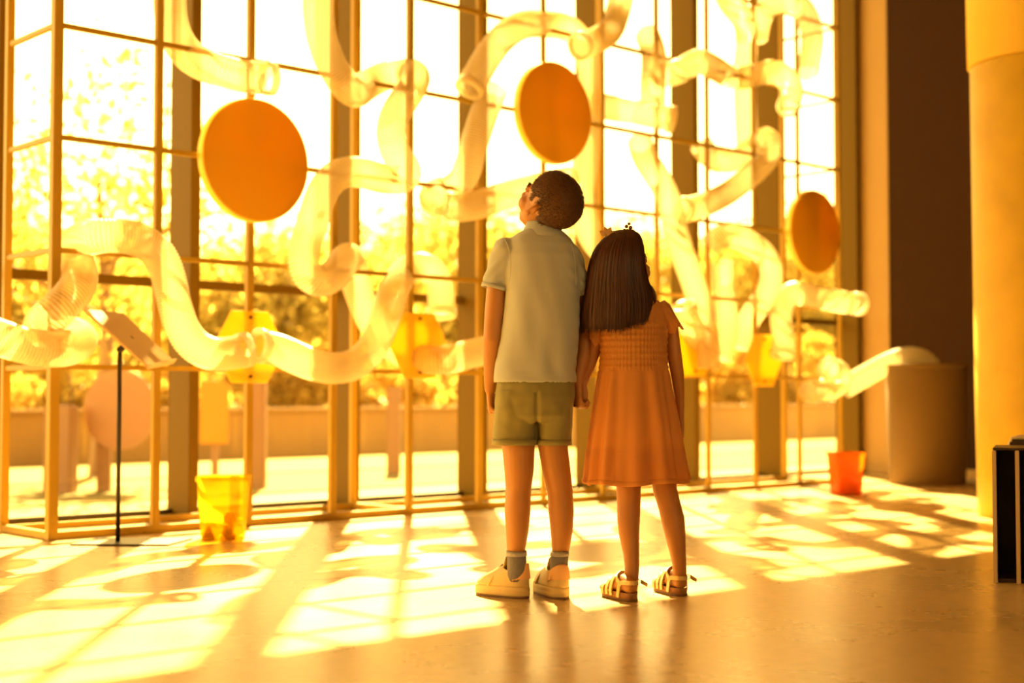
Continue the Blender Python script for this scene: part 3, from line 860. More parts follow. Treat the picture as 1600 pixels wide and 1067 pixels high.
def scalp(me, g_inv, keep, off, name, m, parent, grow=None):
    """hair cap: the part of the head surface where keep(local) holds, lifted off the skin"""
    bm = bmesh.new(); bm.from_mesh(me)
    bm.normal_update()
    bm.verts.ensure_lookup_table()
    k = {v.index: keep(g_inv(v.co)) for v in bm.verts}
    kill = [f for f in bm.faces if min(k[v.index] for v in f.verts) <= 0]
    bmesh.ops.delete(bm, geom=kill, context='FACES')
    bmesh.ops.delete(bm, geom=[v for v in bm.verts if not v.link_faces], context='VERTS')
    bm.normal_update()
    new = {}
    for v in bm.verts:
        t = min(1.0, max(0.0, keep(g_inv(v.co)) / 0.014))
        new[v] = v.co + v.normal * (off * (0.15 + 0.85 * t) + 0.0012 * noise.noise(v.co * 60))
    for v, c in new.items():
        v.co = c
    return bm
def wrinkle(me, fn):
    nr = [v.normal.copy() for v in me.vertices]
    for v, n in zip(me.vertices, nr):
        v.co += n * fn(v.co)
    me.update()
def strands(bm, roots, rnd, L, rad, bend):
    """short hairs: three-sided tapering spikes"""
    for p, n in roots:
        l = L * rnd.uniform(0.7, 1.25)
        d = (n * 0.38 + bend(p, n)).normalized()
        x = d.orthogonal().normalized(); y = d.cross(x)
        m = p + d * l * 0.55 + n * l * 0.1
        e = p + d * l
        a = [bm.verts.new(p - n * 0.001 + (x * cos(t) + y * sin(t)) * rad) for t in (0, 2.1, 4.2)]
        b = [bm.verts.new(m + (x * cos(t) + y * sin(t)) * rad * 0.8) for t in (0, 2.1, 4.2)]
        c = bm.verts.new(e)
        for i in range(3):
            j = (i + 1) % 3
            bm.faces.new((a[i], a[j], b[j], b[i])); bm.faces.new((b[i], b[j], c))

def mat_cloth(name, col, col2, weave=700.0, rough=0.85, transl=0.0):
    m, nd, lk, b = new_mat(name)
    tc = nd.new('ShaderNodeTexCoord')
    n1 = nd.new('ShaderNodeTexNoise'); n1.inputs['Scale'].default_value = 9; n1.inputs['Detail'].default_value = 6
    lk.new(tc.outputs['Object'], n1.inputs['Vector'])
    mx = nd.new('ShaderNodeMix'); mx.data_type = 'RGBA'
    mx.inputs['A'].default_value = (*col, 1); mx.inputs['B'].default_value = (*col2, 1)
    lk.new(n1.outputs['Fac'], mx.inputs['Factor'])
    w1 = nd.new('ShaderNodeTexWave'); w1.inputs['Scale'].default_value = weave / 6.0; w1.bands_direction = 'Z'
    w2 = nd.new('ShaderNodeTexWave'); w2.inputs['Scale'].default_value = weave / 6.0; w2.bands_direction = 'X'
    lk.new(tc.outputs['Object'], w1.inputs['Vector']); lk.new(tc.outputs['Object'], w2.inputs['Vector'])
    ad = nd.new('ShaderNodeMath'); lk.new(w1.outputs['Fac'], ad.inputs[0]); lk.new(w2.outputs['Fac'], ad.inputs[1])
    bp = nd.new('ShaderNodeBump'); bp.inputs['Strength'].default_value = 0.04; bp.inputs['Distance'].default_value = 0.001
    lk.new(ad.outputs[0], bp.inputs['Height'])
    lk.new(mx.outputs['Result'], b.inputs['Base Color']); lk.new(bp.outputs[0], b.inputs['Normal'])
    b.inputs['Roughness'].default_value = rough
    b.inputs['Specular IOR Level'].default_value = 0.2
    b.inputs['Sheen Weight'].default_value = 0.15
    if transl:
        t = nd.new('ShaderNodeBsdfTranslucent'); lk.new(mx.outputs['Result'], t.inputs[0])
        ms = nd.new('ShaderNodeMixShader'); ms.inputs[0].default_value = transl
        lk.new(b.outputs[0], ms.inputs[1]); lk.new(t.outputs[0], ms.inputs[2]); lk.new(ms.outputs[0], nd['Material Output'].inputs['Surface'])
    return m
def span(py, xl, xr, ry, dy=0.0, seg=48, pw=2.4, tilt=0.0):
    """horizontal body ring that reaches from pixel xl to xr at picture height py"""
    a, b = q(xl, py, dy), q(xr, py, dy)
    c = (a + b) / 2
    rx = (b.x - a.x) / 2
    return ell(c, Vector((rx, tilt, 0)), Y3 * ry, seg, pw)
def limb(bm, P, seg=20):
    """limb through (px_left, px_right, py, dy, depth radius) rows"""
    pts, rr = [], []
    for xl, xr, py, dy, ry in P:
        a, b = q(xl, py, dy), q(xr, py, dy)
        pts.append((a + b) / 2); rr.append(((b.x - a.x) / 2, ry))
    tube(bm, pts, rr, seg)

# ============================ the boy
boy = thing('person', 'taller child in a pale polo shirt and khaki shorts, head tilted back, holding a hand', 'person', (q(835, 930).x, YB, 0))
F1 = Vector((-0.60, 0.52, 0.60))
R1 = axes(F1, radians(-2))
HC1 = q(857, 321, -0.01)
S1 = 1.0
bm = bmesh.new()
g1 = head(bm, HC1, R1, S1)
nb = q(846, 372, 0.0)
tube(bm, [nb - Z3 * 0.03, nb + Z3 * 0.005, HC1 + R1 @ Vector((0, -0.020, -0.055)), HC1 + R1 @ Vector((0, -0.018, -0.02))], [(0.058, 0.048), (0.048, 0.044), (0.044, 0.044), (0.04, 0.04)], 24)
tor = [span(365, 826, 868, 0.045, 0.0), span(382, 797, 893, 0.062), span(410, 790, 902, 0.078), span(460, 796, 900, 0.084), span(530, 800, 894, 0.076), span(590, 796, 895, 0.078), span(630, 790, 894, 0.078), span(652, 800, 884, 0.06)]
bridge(bm, tor)
legL = [(783, 834, 640, 0.0, 0.06), (784, 836, 695, -0.005, 0.056), (788, 834, 738, -0.01, 0.048), (790, 830, 765, -0.008, 0.044), (788, 829, 800, -0.012, 0.046), (790, 826, 830, -0.016, 0.042), (792, 821, 858, -0.02, 0.032), (796, 818.5, 885, -0.024, 0.022), (798, 816, 898, -0.02, 0.018)]
legR = [(842, 890, 640, 0.0, 0.06), (840, 887, 695, 0.0, 0.056), (848, 892, 738, 0.0, 0.048), (855, 895, 768, 0.0, 0.044), (857, 897, 800, -0.004, 0.046), (860, 895, 830, -0.008, 0.042), (862, 890, 858, -0.012, 0.032), (864, 884.5, 885, -0.018, 0.022), (865, 881, 898, -0.014, 0.018)]
limb(bm, legL); limb(bm, legR)
tube(bm, [q(807, 900, -0.018), q(797, 916, 0.0), q(776, 923, 0.045)], [0.016, 0.017, 0.013], 14)
tube(bm, [q(872, 900, -0.012), q(869, 916, 0.02), q(864, 923, 0.08)], [0.016, 0.017, 0.013], 14)
limb(bm, [(792, 816, 395, 0.0, 0.03), (776, 806, 420, 0.0, 0.033), (760, 793, 450, 0.0, 0.034), (757, 789, 490, 0.0, 0.031), (755, 784, 530, 0.0, 0.028), (755, 780, 560, 0.02, 0.027), (756, 777, 595, 0.045, 0.021), (757, 775, 608, 0.052, 0.019)])
hand(bm, q(766, 608, 0.052), Vector((0.04, 0.22, -1)), Vector((1, -0.1, 0)), Vector((0.1, 1, 0)), L=0.118, curl=(0.55, 0.75, 0.5))
limb(bm, [(878, 902, 395, 0.0, 0.03), (888, 914, 420, 0.005, 0.032), (897, 923, 452, 0.02, 0.032), (902, 926, 490, 0.03, 0.030), (904, 926, 525, 0.035, 0.028), (902, 923, 555, 0.02, 0.026), (896, 914, 588, 0.0, 0.021), (894, 911, 598, -0.004, 0.019)])
hand(bm, q(903, 598, -0.006), Vector((-0.02, 0.05, -1)), Vector((1, 0.35, 0)), Vector((-0.35, 1, 0)), L=0.118, curl=(0.45, 0.95, 0.7), thumb_in=0.6)
me = fuse(bm, 0.0032, 5)
body1 = link('body', me, M_skin, boy, True)
face_bits(g1, R1, S1, boy)
R1i = R1.inverted()
def inv1(p):
    return R1i @ (Vector(p) - HC1) / S1
def keep1(l):
    # positive inside the haired area: above a hairline that drops behind the ears
    x, y, z = l
    front = 0.046 - y - 0.55 * max(0.0, 0.045 - z)
    side = z - (-0.004 if y > -0.004 else -0.004 - min(0.062, (-0.004 - y) * 1.7)) - (0.030 if abs(x) > 0.055 and y > 0.022 else 0)
    ear = sqrt(((y + 0.008) / 0.021) ** 2 + ((z + 0.006) / 0.033) ** 2) - 1 if abs(x) > 0.05 else 1
    return min(front, side, ear * 0.02, 0.135 - sqrt(x * x + y * y + z * z), 0.05 + z + 0.02)
def mat_hair(name, c1, c2, rough=0.45):
    m, nd, lk, b = new_mat(name)
    g = nd.new('ShaderNodeNewGeometry'); r = nd.new('ShaderNodeValToRGB')
    r.color_ramp.elements[0].color = (*c1, 1); r.color_ramp.elements[1].color = (*c2, 1)
    lk.new(g.outputs['Random Per Island'], r.inputs[0]); lk.new(r.outputs[0], b.inputs['Base Color'])
    b.inputs['Roughness'].default_value = rough
    b.inputs['Specular IOR Level'].default_value = 0.35
    return m
M_hair1 = mat_hair('short brown hair', (0.075, 0.032, 0.010), (0.19, 0.092, 0.030), 0.55)
bm = scalp(me, inv1, keep1, 0.006, 'hair', M_hair1, boy)
rnd = random.Random(3)
roots = []
vv = list(bm.verts)
for _ in range(13000):
    v = rnd.choice(vv)
    roots.append((v.co + Vector((rnd.gauss(0, .0015), rnd.gauss(0, .0015), rnd.gauss(0, .0015))), v.normal.copy()))
crown = R1 @ Vector((0.02, -0.75, 0.75))
def bend1(p, n):
    l = p - (HC1 + crown.normalized() * 0.09)
    t = (l - n * l.dot(n))
    return t.normalized() * 0.8 if t.length > 1e-4 else Vector((0, 0, 0))
strands(bm, roots, rnd, 0.0085, 0.00052, bend1)
link('hair', bm, M_hair1, boy, True)

M_polo = mat_cloth('pale blue cotton pique', (0.41, 0.445, 0.445), (0.48, 0.51, 0.505), 900, transl=0.10)
bm = bmesh.new()
rows = [(350, 828, 866, .044), (358, 824, 872, .048), (364, 812, 882, .056), (372, 797, 893, .066), (382, 789, 900, .076), (400, 786, 905, .087), (425, 786, 906, .093), (455, 788, 906, .097), (490, 786, 905, .097), (525, 782, 904, .096), (560, 777, 903, .097), (590, 772, 902, .099), (597, 771, 901, .100)]
outer = [span(py, xl, xr, ry, 0.0, 64, 2.5) for py, xl, xr, ry in rows]
inner = [span(py, xl + 3, xr - 3, ry - 0.006, 0.0, 64, 2.5) for py, xl, xr, ry in ((598.5, 771, 901, .1), (585, 772, 902, .098))]
bridge(bm, outer + inner)
def sleeve(a, b, r0, r1, ref, d0=0.0):
    """short sleeve: shell from the shoulder a to an open hem at b"""
    d = (b - a).normalized(); x, y = frame(d, ref)
    L = (b - a).length
    rg = lambda t, s: ell(a + d * L * t, x * ((r0[0] + (r1[0] - r0[0]) * t) * s), y * ((r0[1] + (r1[1] - r0[1]) * t) * s), 40, 2.2)
    h = r0[0] / L
    bridge(bm, [rg(-h * cos(k), max(0.05, sin(k))) for k in (0.02, 0.35, 0.7, 1.05, 1.35)] + [rg(0.0, 1), rg(0.3, 1), rg(0.6, 1), rg(0.98, 1), rg(1.0, 0.98), rg(1.0, 0.84), rg(0.85, 0.82), rg(0.8, 0.5)])
sleeve(q(792, 395, 0.0), q(773, 449, 0.0), (0.047, 0.062), (0.041, 0.048), X3)
sleeve(q(889, 398, 0.004), q(908, 456, 0.022), (0.039, 0.058), (0.035, 0.047), X3)
me = fuse(bm, 0.0034, 4)
zs = q(835, 597).z; zt = q(835, 372).z
cx1 = q(838, 480).x
def wr1(p):
    t = (zt - p.z) / (zt - zs)
    f = 0.0042 * sin((p.x - cx1) * 95 + 2.2 * noise.noise(Vector((p.x * 7, p.y * 7, p.z * 3)))) * max(0, t - 0.35) ** 1.2
    f += 0.008 * noise.noise(Vector((p.x * 16, p.y * 10, p.z * 4.5))) * (0.25 + 0.75 * min(1, max(0, t)))
    f += 0.0045 * noise.noise(Vector((p.x * 22 + p.z * 5, p.y * 8, p.z * 4 + p.x * 4)))
    arm = max(0.0, abs(p.x - cx1) - 0.085) / 0.04
    f += 0.0022 * sin((p.z + (p.x - cx1) * (0.9 if p.x > cx1 else -0.9)) * 150) * min(1, arm) * (1 if p.z > q(835, 455).z else 0.3)
    return f * min(1.0, max(0.0, (p.z - zs - 0.004) / 0.03))
wrinkle(me, wr1)
polo = link('polo_shirt', me, M_polo, boy, True)
bm = bmesh.new()
cn = [(372, 809, 884, .0635, 0.0), (370, 808, 886, .066, 0.0), (362, 816, 879, .058, 0.0), (352, 821, 871, .050, 0.004), (347, 823, 869, .046, 0.004), (348, 826, 866, .042, 0.004), (362, 826, 868, .043, 0.0)]
bridge(bm, [span(py, xl, xr, ry, dy, 48, 2.2, tilt=-0.004) for py, xl, xr, ry, dy in cn], cap0=False, cap1=False)
link('collar', bm, M_polo, polo, True)
for nm, a, b, rr in (('sleeve_hem', q(774.5, 446, 0), q(773, 452, 0), (0.0415, 0.0485)), ('sleeve_hem', q(907.6, 453, .021), q(908.4, 459, .023), (0.0355, 0.0475))):
    d = (b - a).normalized(); x, y = frame(d, X3); bm = bmesh.new()
    bridge(bm, [ell(p, x * rr[0] * s, y * rr[1] * s, 40, 2.2) for p, s in ((a, 0.97), (a, 1.03), (b, 1.045), (b, 0.9))], cap0=False, cap1=False)
    link(nm, bm, M_polo, polo, True)
def on_surface(me, pts, lift):
    """seam points laid on a garment where these picture points meet it"""
    tr = BVHTree.FromPolygons([v.co.copy() for v in me.vertices], [tuple(p.vertices) for p in me.polygons])
    out = []
    for px, py in pts:
        d = ray(px, py).normalized()
        h = tr.ray_cast(O, d)[0]
        if h is not None:
            out.append(h - d * lift)
    return out
M_seam = mat('shirt seam', (0.50, 0.53, 0.51), 0.9)
for P in ([(789, 374), (795, 388), (798, 410), (797, 432), (793, 452)], [(893, 382), (897, 398), (899, 420), (900, 445)]):
    P = on_surface(me, [(a.x, a.y) for a in spline([Vector((x, y, 0)) for x, y in P], 6)], 0.0004)
    bm = bmesh.new(); tube(bm, P, [0.0012] * len(P), 6); link('seam', bm, M_seam, polo, True)

M_short = mat_cloth('khaki cotton', (0.20, 0.18, 0.07), (0.27, 0.245, 0.10), 700)
bm = bmesh.new()
bridge(bm, [span(585, 779, 897, .085), span(597, 777, 898, .092), span(620, 774, 898, .098, -0.004), span(636, 773, 897, .099, -0.002), span(650, 774, 896, .097, -0.0), span(660, 790, 880, .08)])
def shortleg(rows):
    o_ = [span(py, xl, xr, ry, dy, 48, 2.6) for py, xl, xr, ry, dy in rows]
    py, xl, xr, ry, dy = rows[-1]
    o_ += [span(py - 0.3, xl + 3.5, xr - 3.5, ry - 0.007, dy, 48, 2.6), span(py - 22, xl + 5, xr - 5, ry - 0.009, dy, 48, 2.6)]
    bridge(bm, o_)
shortleg([(610, 778, 836, .088, 0), (640, 773, 838, .092, 0), (668, 771, 839, .088, 0), (692, 770, 839, .084, -0.004), (694, 770, 839, .084, -0.004)])
shortleg([(610, 840, 894, .088, 0.006), (640, 838, 896, .090, 0.008), (668, 837, 894, .086, 0.01), (692, 837, 892, .082, 0.012), (694, 837, 892, .082, 0.012)])
me = fuse(bm, 0.0034, 4)
cz = q(835, 640).z
def wr2(p):
    f = 0.004 * noise.noise(Vector((p.x * 14 + p.z * 12, p.y * 9, p.z * 15))) + 0.002 * noise.noise(p * 34)
    dx = p.x - q(838, 640).x
    f -= 0.006 * exp(-(dx / 0.006) ** 2) * (1 if p.y < YB else 0) * (1 if p.z < q(838, 612).z else 0)
    return f
wrinkle(me, wr2)
shorts = link('shorts', me, M_short, boy, True)
for cpx, xl, xr, dy in ((804, 770, 839, -0.004), (864, 837, 892, 0.012)):
    bm = bmesh.new()
    ry = .086 if dy < 0 else .084
    bridge(bm, [span(py, xl - e, xr + e, ry + e * .0019, dy, 48, 2.6) for py, e in ((686, -0.5), (686, 1.2), (694.5, 1.5), (695, -2))], cap0=False, cap1=False)
    link('leg_hem', bm, M_short, shorts, True)

M_sock = mat('grey blue sock', (0.15, 0.145, 0.18), 0.9, bump=0.3, bscale=260)
M_sockband = mat('pale sock band', (0.31, 0.30, 0.32), 0.9, bump=0.3, bscale=260)
def sock(rows, band):
    bm = bmesh.new()
    rr = [span(py, xl, xr, ry, dy, 32, 2.1) for xl, xr, py, dy, ry in rows]
    bridge(bm, rr)
    so = link('sock', bm, M_sock, boy, True)
    bm = bmesh.new()
    xl, xr, py, dy, ry = rows[0]
    bridge(bm, [span(p_, xl - e, xr + e, ry + e * .0019, dy, 32, 2.1) for p_, e in ((py - 0.3, -1.2), (py - 1, 0.4), (py + band, 0.9), (py + band + 0.5, -0.5))], cap0=False, cap1=False)
    link('cuff', bm, M_sockband, so, True)
sock([(791.5, 822.5, 861, -0.022, 0.033), (792.5, 822.5, 875, -0.026, 0.030), (792.5, 821.5, 890, -0.026, 0.028), (793, 820.5, 900, -0.022, 0.026), (795, 819, 908, -0.018, 0.024)], 7)
sock([(860.5, 888.5, 861, -0.014, 0.033), (860.5, 888, 875, -0.018, 0.030), (860, 887.5, 890, -0.02, 0.028), (859, 886.5, 900, -0.016, 0.026), (860, 884.5, 908, -0.013, 0.024)], 7)

M_shoe = mat('cream leather', (0.50, 0.38, 0.18), 0.5, var=0.05, vscale=30)
M_sole = mat('cream rubber sole', (0.54, 0.41, 0.19), 0.6)
M_outs = mat('brown outsole', (0.16, 0.09, 0.05), 0.7)
M_counter = mat('tan heel lining', (0.62, 0.36, 0.17), 0.7)
M_lace = mat('cream lace', (0.60, 0.48, 0.25), 0.7)
def outline(L, wh, wf, n=40):
    """shoe sole outline, heel at origin end, toe along +y"""
    pts = []
    for i in range(n):
        t = 2 * pi * i / n
        y = (1 - cos(t)) / 2
        s = 1 if t < pi else -1
        w = wh + (wf - wh) * min(1, max(0, (y - 0.15) / 0.5))
        prof = (1 - abs(2 * y - 1) ** 3.2) ** 0.5
        bow = 0.006 * sin(pi * y)
        pts.append((s * w * prof + bow * 0.4, y * L))
    return pts
def shoe(heel, yaw, L, parent):
    """trainer: outsole, midsole, upper with an ankle opening, heel collar, tongue, laces"""
    f = Vector((sin(yaw), cos(yaw), 0)); r = Vector((cos(yaw), -sin(yaw), 0))
    pts = outline(L, 0.0365, 0.041, 56)
    def ring(z, k):
        return [heel + r * x * k + f * ((y - L / 2) * k + L / 2) + Z3 * z for x, y in pts]
    bm = bmesh.new(); bridge(bm, [ring(0.0, 0.9), ring(0.0, 0.985), ring(0.005, 1.0), ring(0.007, 0.99)]); sh = link('shoe', bm, M_outs, parent)
    bm = bmesh.new(); bridge(bm, [ring(0.006, 0.985), ring(0.010, 1.015), ring(0.018, 1.012), ring(0.020, 1.0), ring(0.022, 1.015), ring(0.030, 1.01), ring(0.034, 0.985), ring(0.035, 0.95)]); link('midsole', bm, M_sole, sh, True)
    # upper: its top edge is the ankle opening at the back and closes over the toes in front
    rings = []
    oc, oa, ob = 0.046, 0.036, 0.033                                    # opening: centre along the foot, half length, half width
    for lev in range(13):
        t = lev / 12
        rg = []
        for k, (x, y) in enumerate(pts):
            yy = y / L
            ang = math.atan2(x / 0.04, (oc - y) / 0.05)               # 0 at the heel
            ox, oy = ob * sin(ang), oc - oa * cos(ang)
            oz = 0.083 + 0.012 * cos(ang) ** 2 if abs(ang) < pi / 2 else 0.083 + 0.014 * cos(ang) ** 2
            e = sin(t * pi / 2); h = 1 - cos(t * pi / 2)
            bx, by = x * 0.985, (y - L / 2) * 0.985 + L / 2
            fr = max(0.0, (yy - 0.42) / 0.58)
            # toes: rise steeply first, then run back to the opening
            zz = 0.033 + (oz - 0.033) * (e * (1 - fr) + fr * (0.30 * min(1, t * 3) ** .6 + 0.70 * t ** 1.5))
            px_ = bx + (ox - bx) * (h if fr == 0 else h * (1 - fr) + fr * t ** 1.2)
            py_ = by + (oy - by) * (h if fr == 0 else h * (1 - fr) + fr * t ** 1.15)
            rg.append(heel + r * px_ + f * py_ + Z3 * zz)
        rings.append(rg)
    c = heel + f * oc + Z3 * 0.06
    rings.append([p + (c - p) * 0.12 - Z3 * 0.004 for p in rings[-1]])
    rings.append([p + (c - p) * 0.2 - Z3 * 0.03 for p in rings[-1]])
    bm = bmesh.new(); bridge(bm, rings); up = link('upper', bm, M_shoe, sh, True)
    bm = bmesh.new()
    def arc(z, k, a0, n=22):
        out = []
        for i in range(n):
            t = -a0 + 2 * a0 * i / (n - 1)
            out.append(heel + r * sin(t) * 0.036 * k + f * (0.046 - cos(t) * 0.0475 * k) + Z3 * (z - 0.016 * (abs(t) / a0) ** 2.2 * (z > .06)))
        return out
    bridge(bm, [arc(0.058, 1.0, 1.25), arc(0.066, 1.01, 1.3), arc(0.085, 0.955, 1.3), arc(0.098, 0.93, 1.15), arc(0.104, 0.90, 1.05), arc(0.102, 0.84, 1.05), arc(0.075, 0.80, 1.2)], closed=False)
    link('heel_collar', bm, M_counter, up, True)
    bm = bmesh.new()
    tube(bm, [heel + f * (oc + oa - 0.004) + Z3 * 0.085, heel + f * (oc + oa - 0.008) + Z3 * 0.100, heel + f * (oc + oa - 0.008) + Z3 * 0.106], [(0.021, 0.005), (0.021, 0.006), (0.018, 0.005)], 16, ref=r)
    link('tongue', bm, M_shoe, up, True)
    for k in range(4):
        y0 = oc + oa + 0.014 + 0.013 * k; z0 = 0.092 - 0.0088 * k
        bm = bmesh.new(); tube(bm, [heel + f * y0 - r * 0.024 + Z3 * (z0 - 0.011), heel + f * (y0 + .003) + Z3 * (z0 + 0.0015), heel + f * y0 + r * 0.024 + Z3 * (z0 - 0.011)], [0.0028] * 3, 8); link('lace', bm, M_lace, up, True)
    for s_ in (-1, 1):
        bm = bmesh.new(); tube(bm, [heel + r * s_ * 0.041 + f * L * 0.62 + Z3 * 0.036, heel + r * s_ * 0.036 + f * L * 0.56 + Z3 * 0.056, heel + r * s_ * 0.027 + f * L * 0.5 + Z3 * 0.076], [(0.003, 0.002)] * 3, 8); link('seam', bm, M_lace, up, True)
    return sh
shoe(onfloor(825, 935.5), radians(-52), 0.192, boy)
shoe(onfloor(880, 937), radians(-20), 0.192, boy)

# ============================ the girl
girl = thing('person', 'smaller child with long dark hair, in a peach dress and sandals, looking up', 'person', (q(1000, 930).x, YB, 0))
F2 = Vector((0.80, 0.50, 0.30))
R2 = axes(F2, radians(3))
S2 = 0.93
HC2 = q(972, 420, 0.0)
bm = bmesh.new()
g2 = head(bm, HC2, R2, S2)
nb = q(984, 474, 0.0)
tube(bm, [nb - Z3 * 0.03, nb, HC2 + R2 @ Vector((0, -0.018, -0.05)), HC2 + R2 @ Vector((0, -0.016, -0.02))], [(0.046, 0.04), (0.036, 0.034), (0.036, 0.036), (0.034, 0.034)], 22)
bridge(bm, [span(468, 960, 1012, .034), span(480, 938, 1040, .048), span(500, 934, 1043, .06), span(540, 942, 1037, .066), span(590, 944, 1034, .064), span(640, 938, 1042, .075), span(690, 946, 1040, .075), span(715, 956, 1036, .05)])
limb(bm, [(955, 1004, 690, 0.0, 0.052), (961, 1003, 735, 0.0, 0.045), (963, 1001.5, 765, 0.0, 0.041), (964, 1001, 790, 0.002, 0.038), (964, 1000, 812, -0.002, 0.040), (967, 999, 836, -0.006, 0.036), (973, 999, 862, -0.020, 0.027), (976, 999, 885, -0.034, 0.022), (975, 998, 902, -0.042, 0.021), (975, 998, 912, -0.044, 0.021)])
limb(bm, [(1008, 1056, 690, 0.02, 0.052), (1016, 1056, 735, 0.025, 0.045), (1020, 1058, 765, 0.03, 0.041), (1028, 1064, 790, 0.034, 0.038), (1033, 1070, 812, 0.032, 0.040), (1039, 1071.5, 836, 0.028, 0.036), (1046, 1072, 862, 0.028, 0.027), (1050, 1072.5, 880, 0.03, 0.022), (1051, 1073, 895, 0.032, 0.021), (1051, 1073, 904, 0.034, 0.021)])
H2L, H2R = onfloor(991, 940.5), onfloor(1068, 932)
YL2, YR2 = radians(-24), radians(-20)
def foot(bm, heel, yaw, L):
    f = Vector((sin(yaw), cos(yaw), 0)); r = Vector((cos(yaw), -sin(yaw), 0))
    p = lambda x, y, z: heel + r * x + f * y + Z3 * z
    tube(bm, [p(0, 0.020, 0.040), p(0, 0.030, 0.043), p(0, 0.06, 0.048), p(0.0, 0.10, 0.038), p(0.002, 0.13, 0.030)], [(0.021, 0.020), (0.023, 0.024), (0.025, 0.028), (0.029, 0.018), (0.030, 0.012)], 18, ref=r)
    for i in range(5):
        o_ = (-0.022 + 0.0108 * i) * 1.0
        sgn = 1 if heel is H2R else -1
        big = 0.0105 if i == 0 else 0.0072
        ln = (0.034, 0.032, 0.028, 0.023, 0.018)[i]
        tube(bm, [p(--o_ * sgn, 0.122, 0.028), p(o_ * sgn * -1, 0.128 + ln * .5, 0.029), p(o_ * sgn * -1, 0.126 + ln, 0.025)], [big, big, big * 0.85], 10, ref=r)
foot(bm, H2L, YL2, 0.17); foot(bm, H2R, YR2, 0.17)
limb(bm, [(1022, 1050, 484, 0.0, 0.028), (1036, 1058, 500, 0.0, 0.028), (1040, 1062, 530, 0.0, 0.026), (1043, 1066, 560, 0.0, 0.025), (1048, 1069, 585, 0.008, 0.023), (1053, 1070, 615, 0.02, 0.019), (1057, 1069.5, 645, 0.03, 0.0155), (1058, 1069, 655, 0.034, 0.015)])
hand(bm, q(1063.5, 655, 0.034), Vector((0.05, 0.2, -1)), Vector((-1, -0.1, 0)), Vector((-0.1, 1, 0)), L=0.102, curl=(0.5, 0.7, 0.5))
limb(bm, [(930, 956, 484, 0.0, 0.028), (924, 948, 505, 0.01, 0.027), (921, 943, 530, 0.02, 0.025), (916, 938, 550, 0.03, 0.023), (909, 930, 572, 0.03, 0.020), (903, 921, 592, 0.028, 0.016), (901, 918, 600, 0.027, 0.015)])
hand(bm, q(910, 600, 0.012), Vector((-0.06, 0.0, -1)), Vector((-0.4, -1, 0)), Vector((-1, 0.5, 0)), L=0.098, curl=(0.35, 0.6, 0.5))
me2 = fuse(bm, 0.0032, 5)
body2 = link('body', me2, M_skin2, girl, True)
face_bits(g2, R2, S2, girl)
R2i = R2.inverted()
def inv2(p):
    return R2i @ (Vector(p) - HC2) / S2
def keep2(l):
    x, y, z = l
    front = 0.066 - y - 0.25 * max(0.0, 0.045 - z)
    side = z - (-0.03 if y > -0.01 else -0.06) - 0.055 * min(1.0, max(0.0, (y - 0.012) / 0.03))
    if abs(x) > 0.05:
        side = min(side, (sqrt(((y + 0.006) / 0.022) ** 2 + ((z + 0.006) / 0.036) ** 2) - 1) * 0.02)
    return min(front, side, 0.135 - sqrt(x * x + y * y + z * z))
M_hair2 = mat_hair('long dark hair', (0.022, 0.008, 0.005), (0.10, 0.034, 0.016), 0.38)
bmh = scalp(me2, inv2, keep2, 0.003, 'hair', M_hair2, girl)
HR = [(359.5, 967, 986, .018), (363, 957, 993, .045), (368, 950, 998, .064), (376, 941, 1001, .084), (390, 929.5, 1004, .099), (405, 924, 1005, .106), (420, 920, 1006, .109), (447, 915, 1011, .108), (470, 911, 1019, .102), (495, 908, 1021, .098), (517, 909, 1019, .094)]
def hrow(py):
    for a, b in zip(HR[:-1], HR[1:]):
        if py <= b[0]:
            t = (py - a[0]) / (b[0] - a[0])
            return [a[i] + (b[i] - a[i]) * t for i in (1, 2, 3)]
    return list(HR[-1][1:])
def hpt(v, th, out=0.0):
    """point on the hanging hair: v from crown (0) to tips (1), th around the back of the head"""
    pyn = 359.5 + 157.5 * v
    xl, xr, ry = hrow(pyn)
    end = 519.5 - 16 * max(0.0, sin(th)) ** 1.0 - 2 * abs(sin(th)) 
    py = 359.5 + (end - 359.5) * v
    a, b = q(xl, py), q(xr, py)
    c = (a + b) / 2; rx = (b.x - a.x) / 2
    y0 = HC2.y - 0.006
    return Vector((c.x + (rx + out) * sin(th), y0 - (ry + out) * cos(th), c.z + out * 0.3 * (1 - v)))
bm = bmh
G = []
for i in range(26):
    v = i / 25.0 * 0.985
    G.append([bm.verts.new(hpt(v, radians(-142 + 246 * j / 47.0), -0.005)) for j in range(48)])
for i in range(25):
    for j in range(47):
        bm.faces.new((G[i][j], G[i + 1][j], G[i + 1][j + 1], G[i][j + 1]))
rnd = random.Random(11)
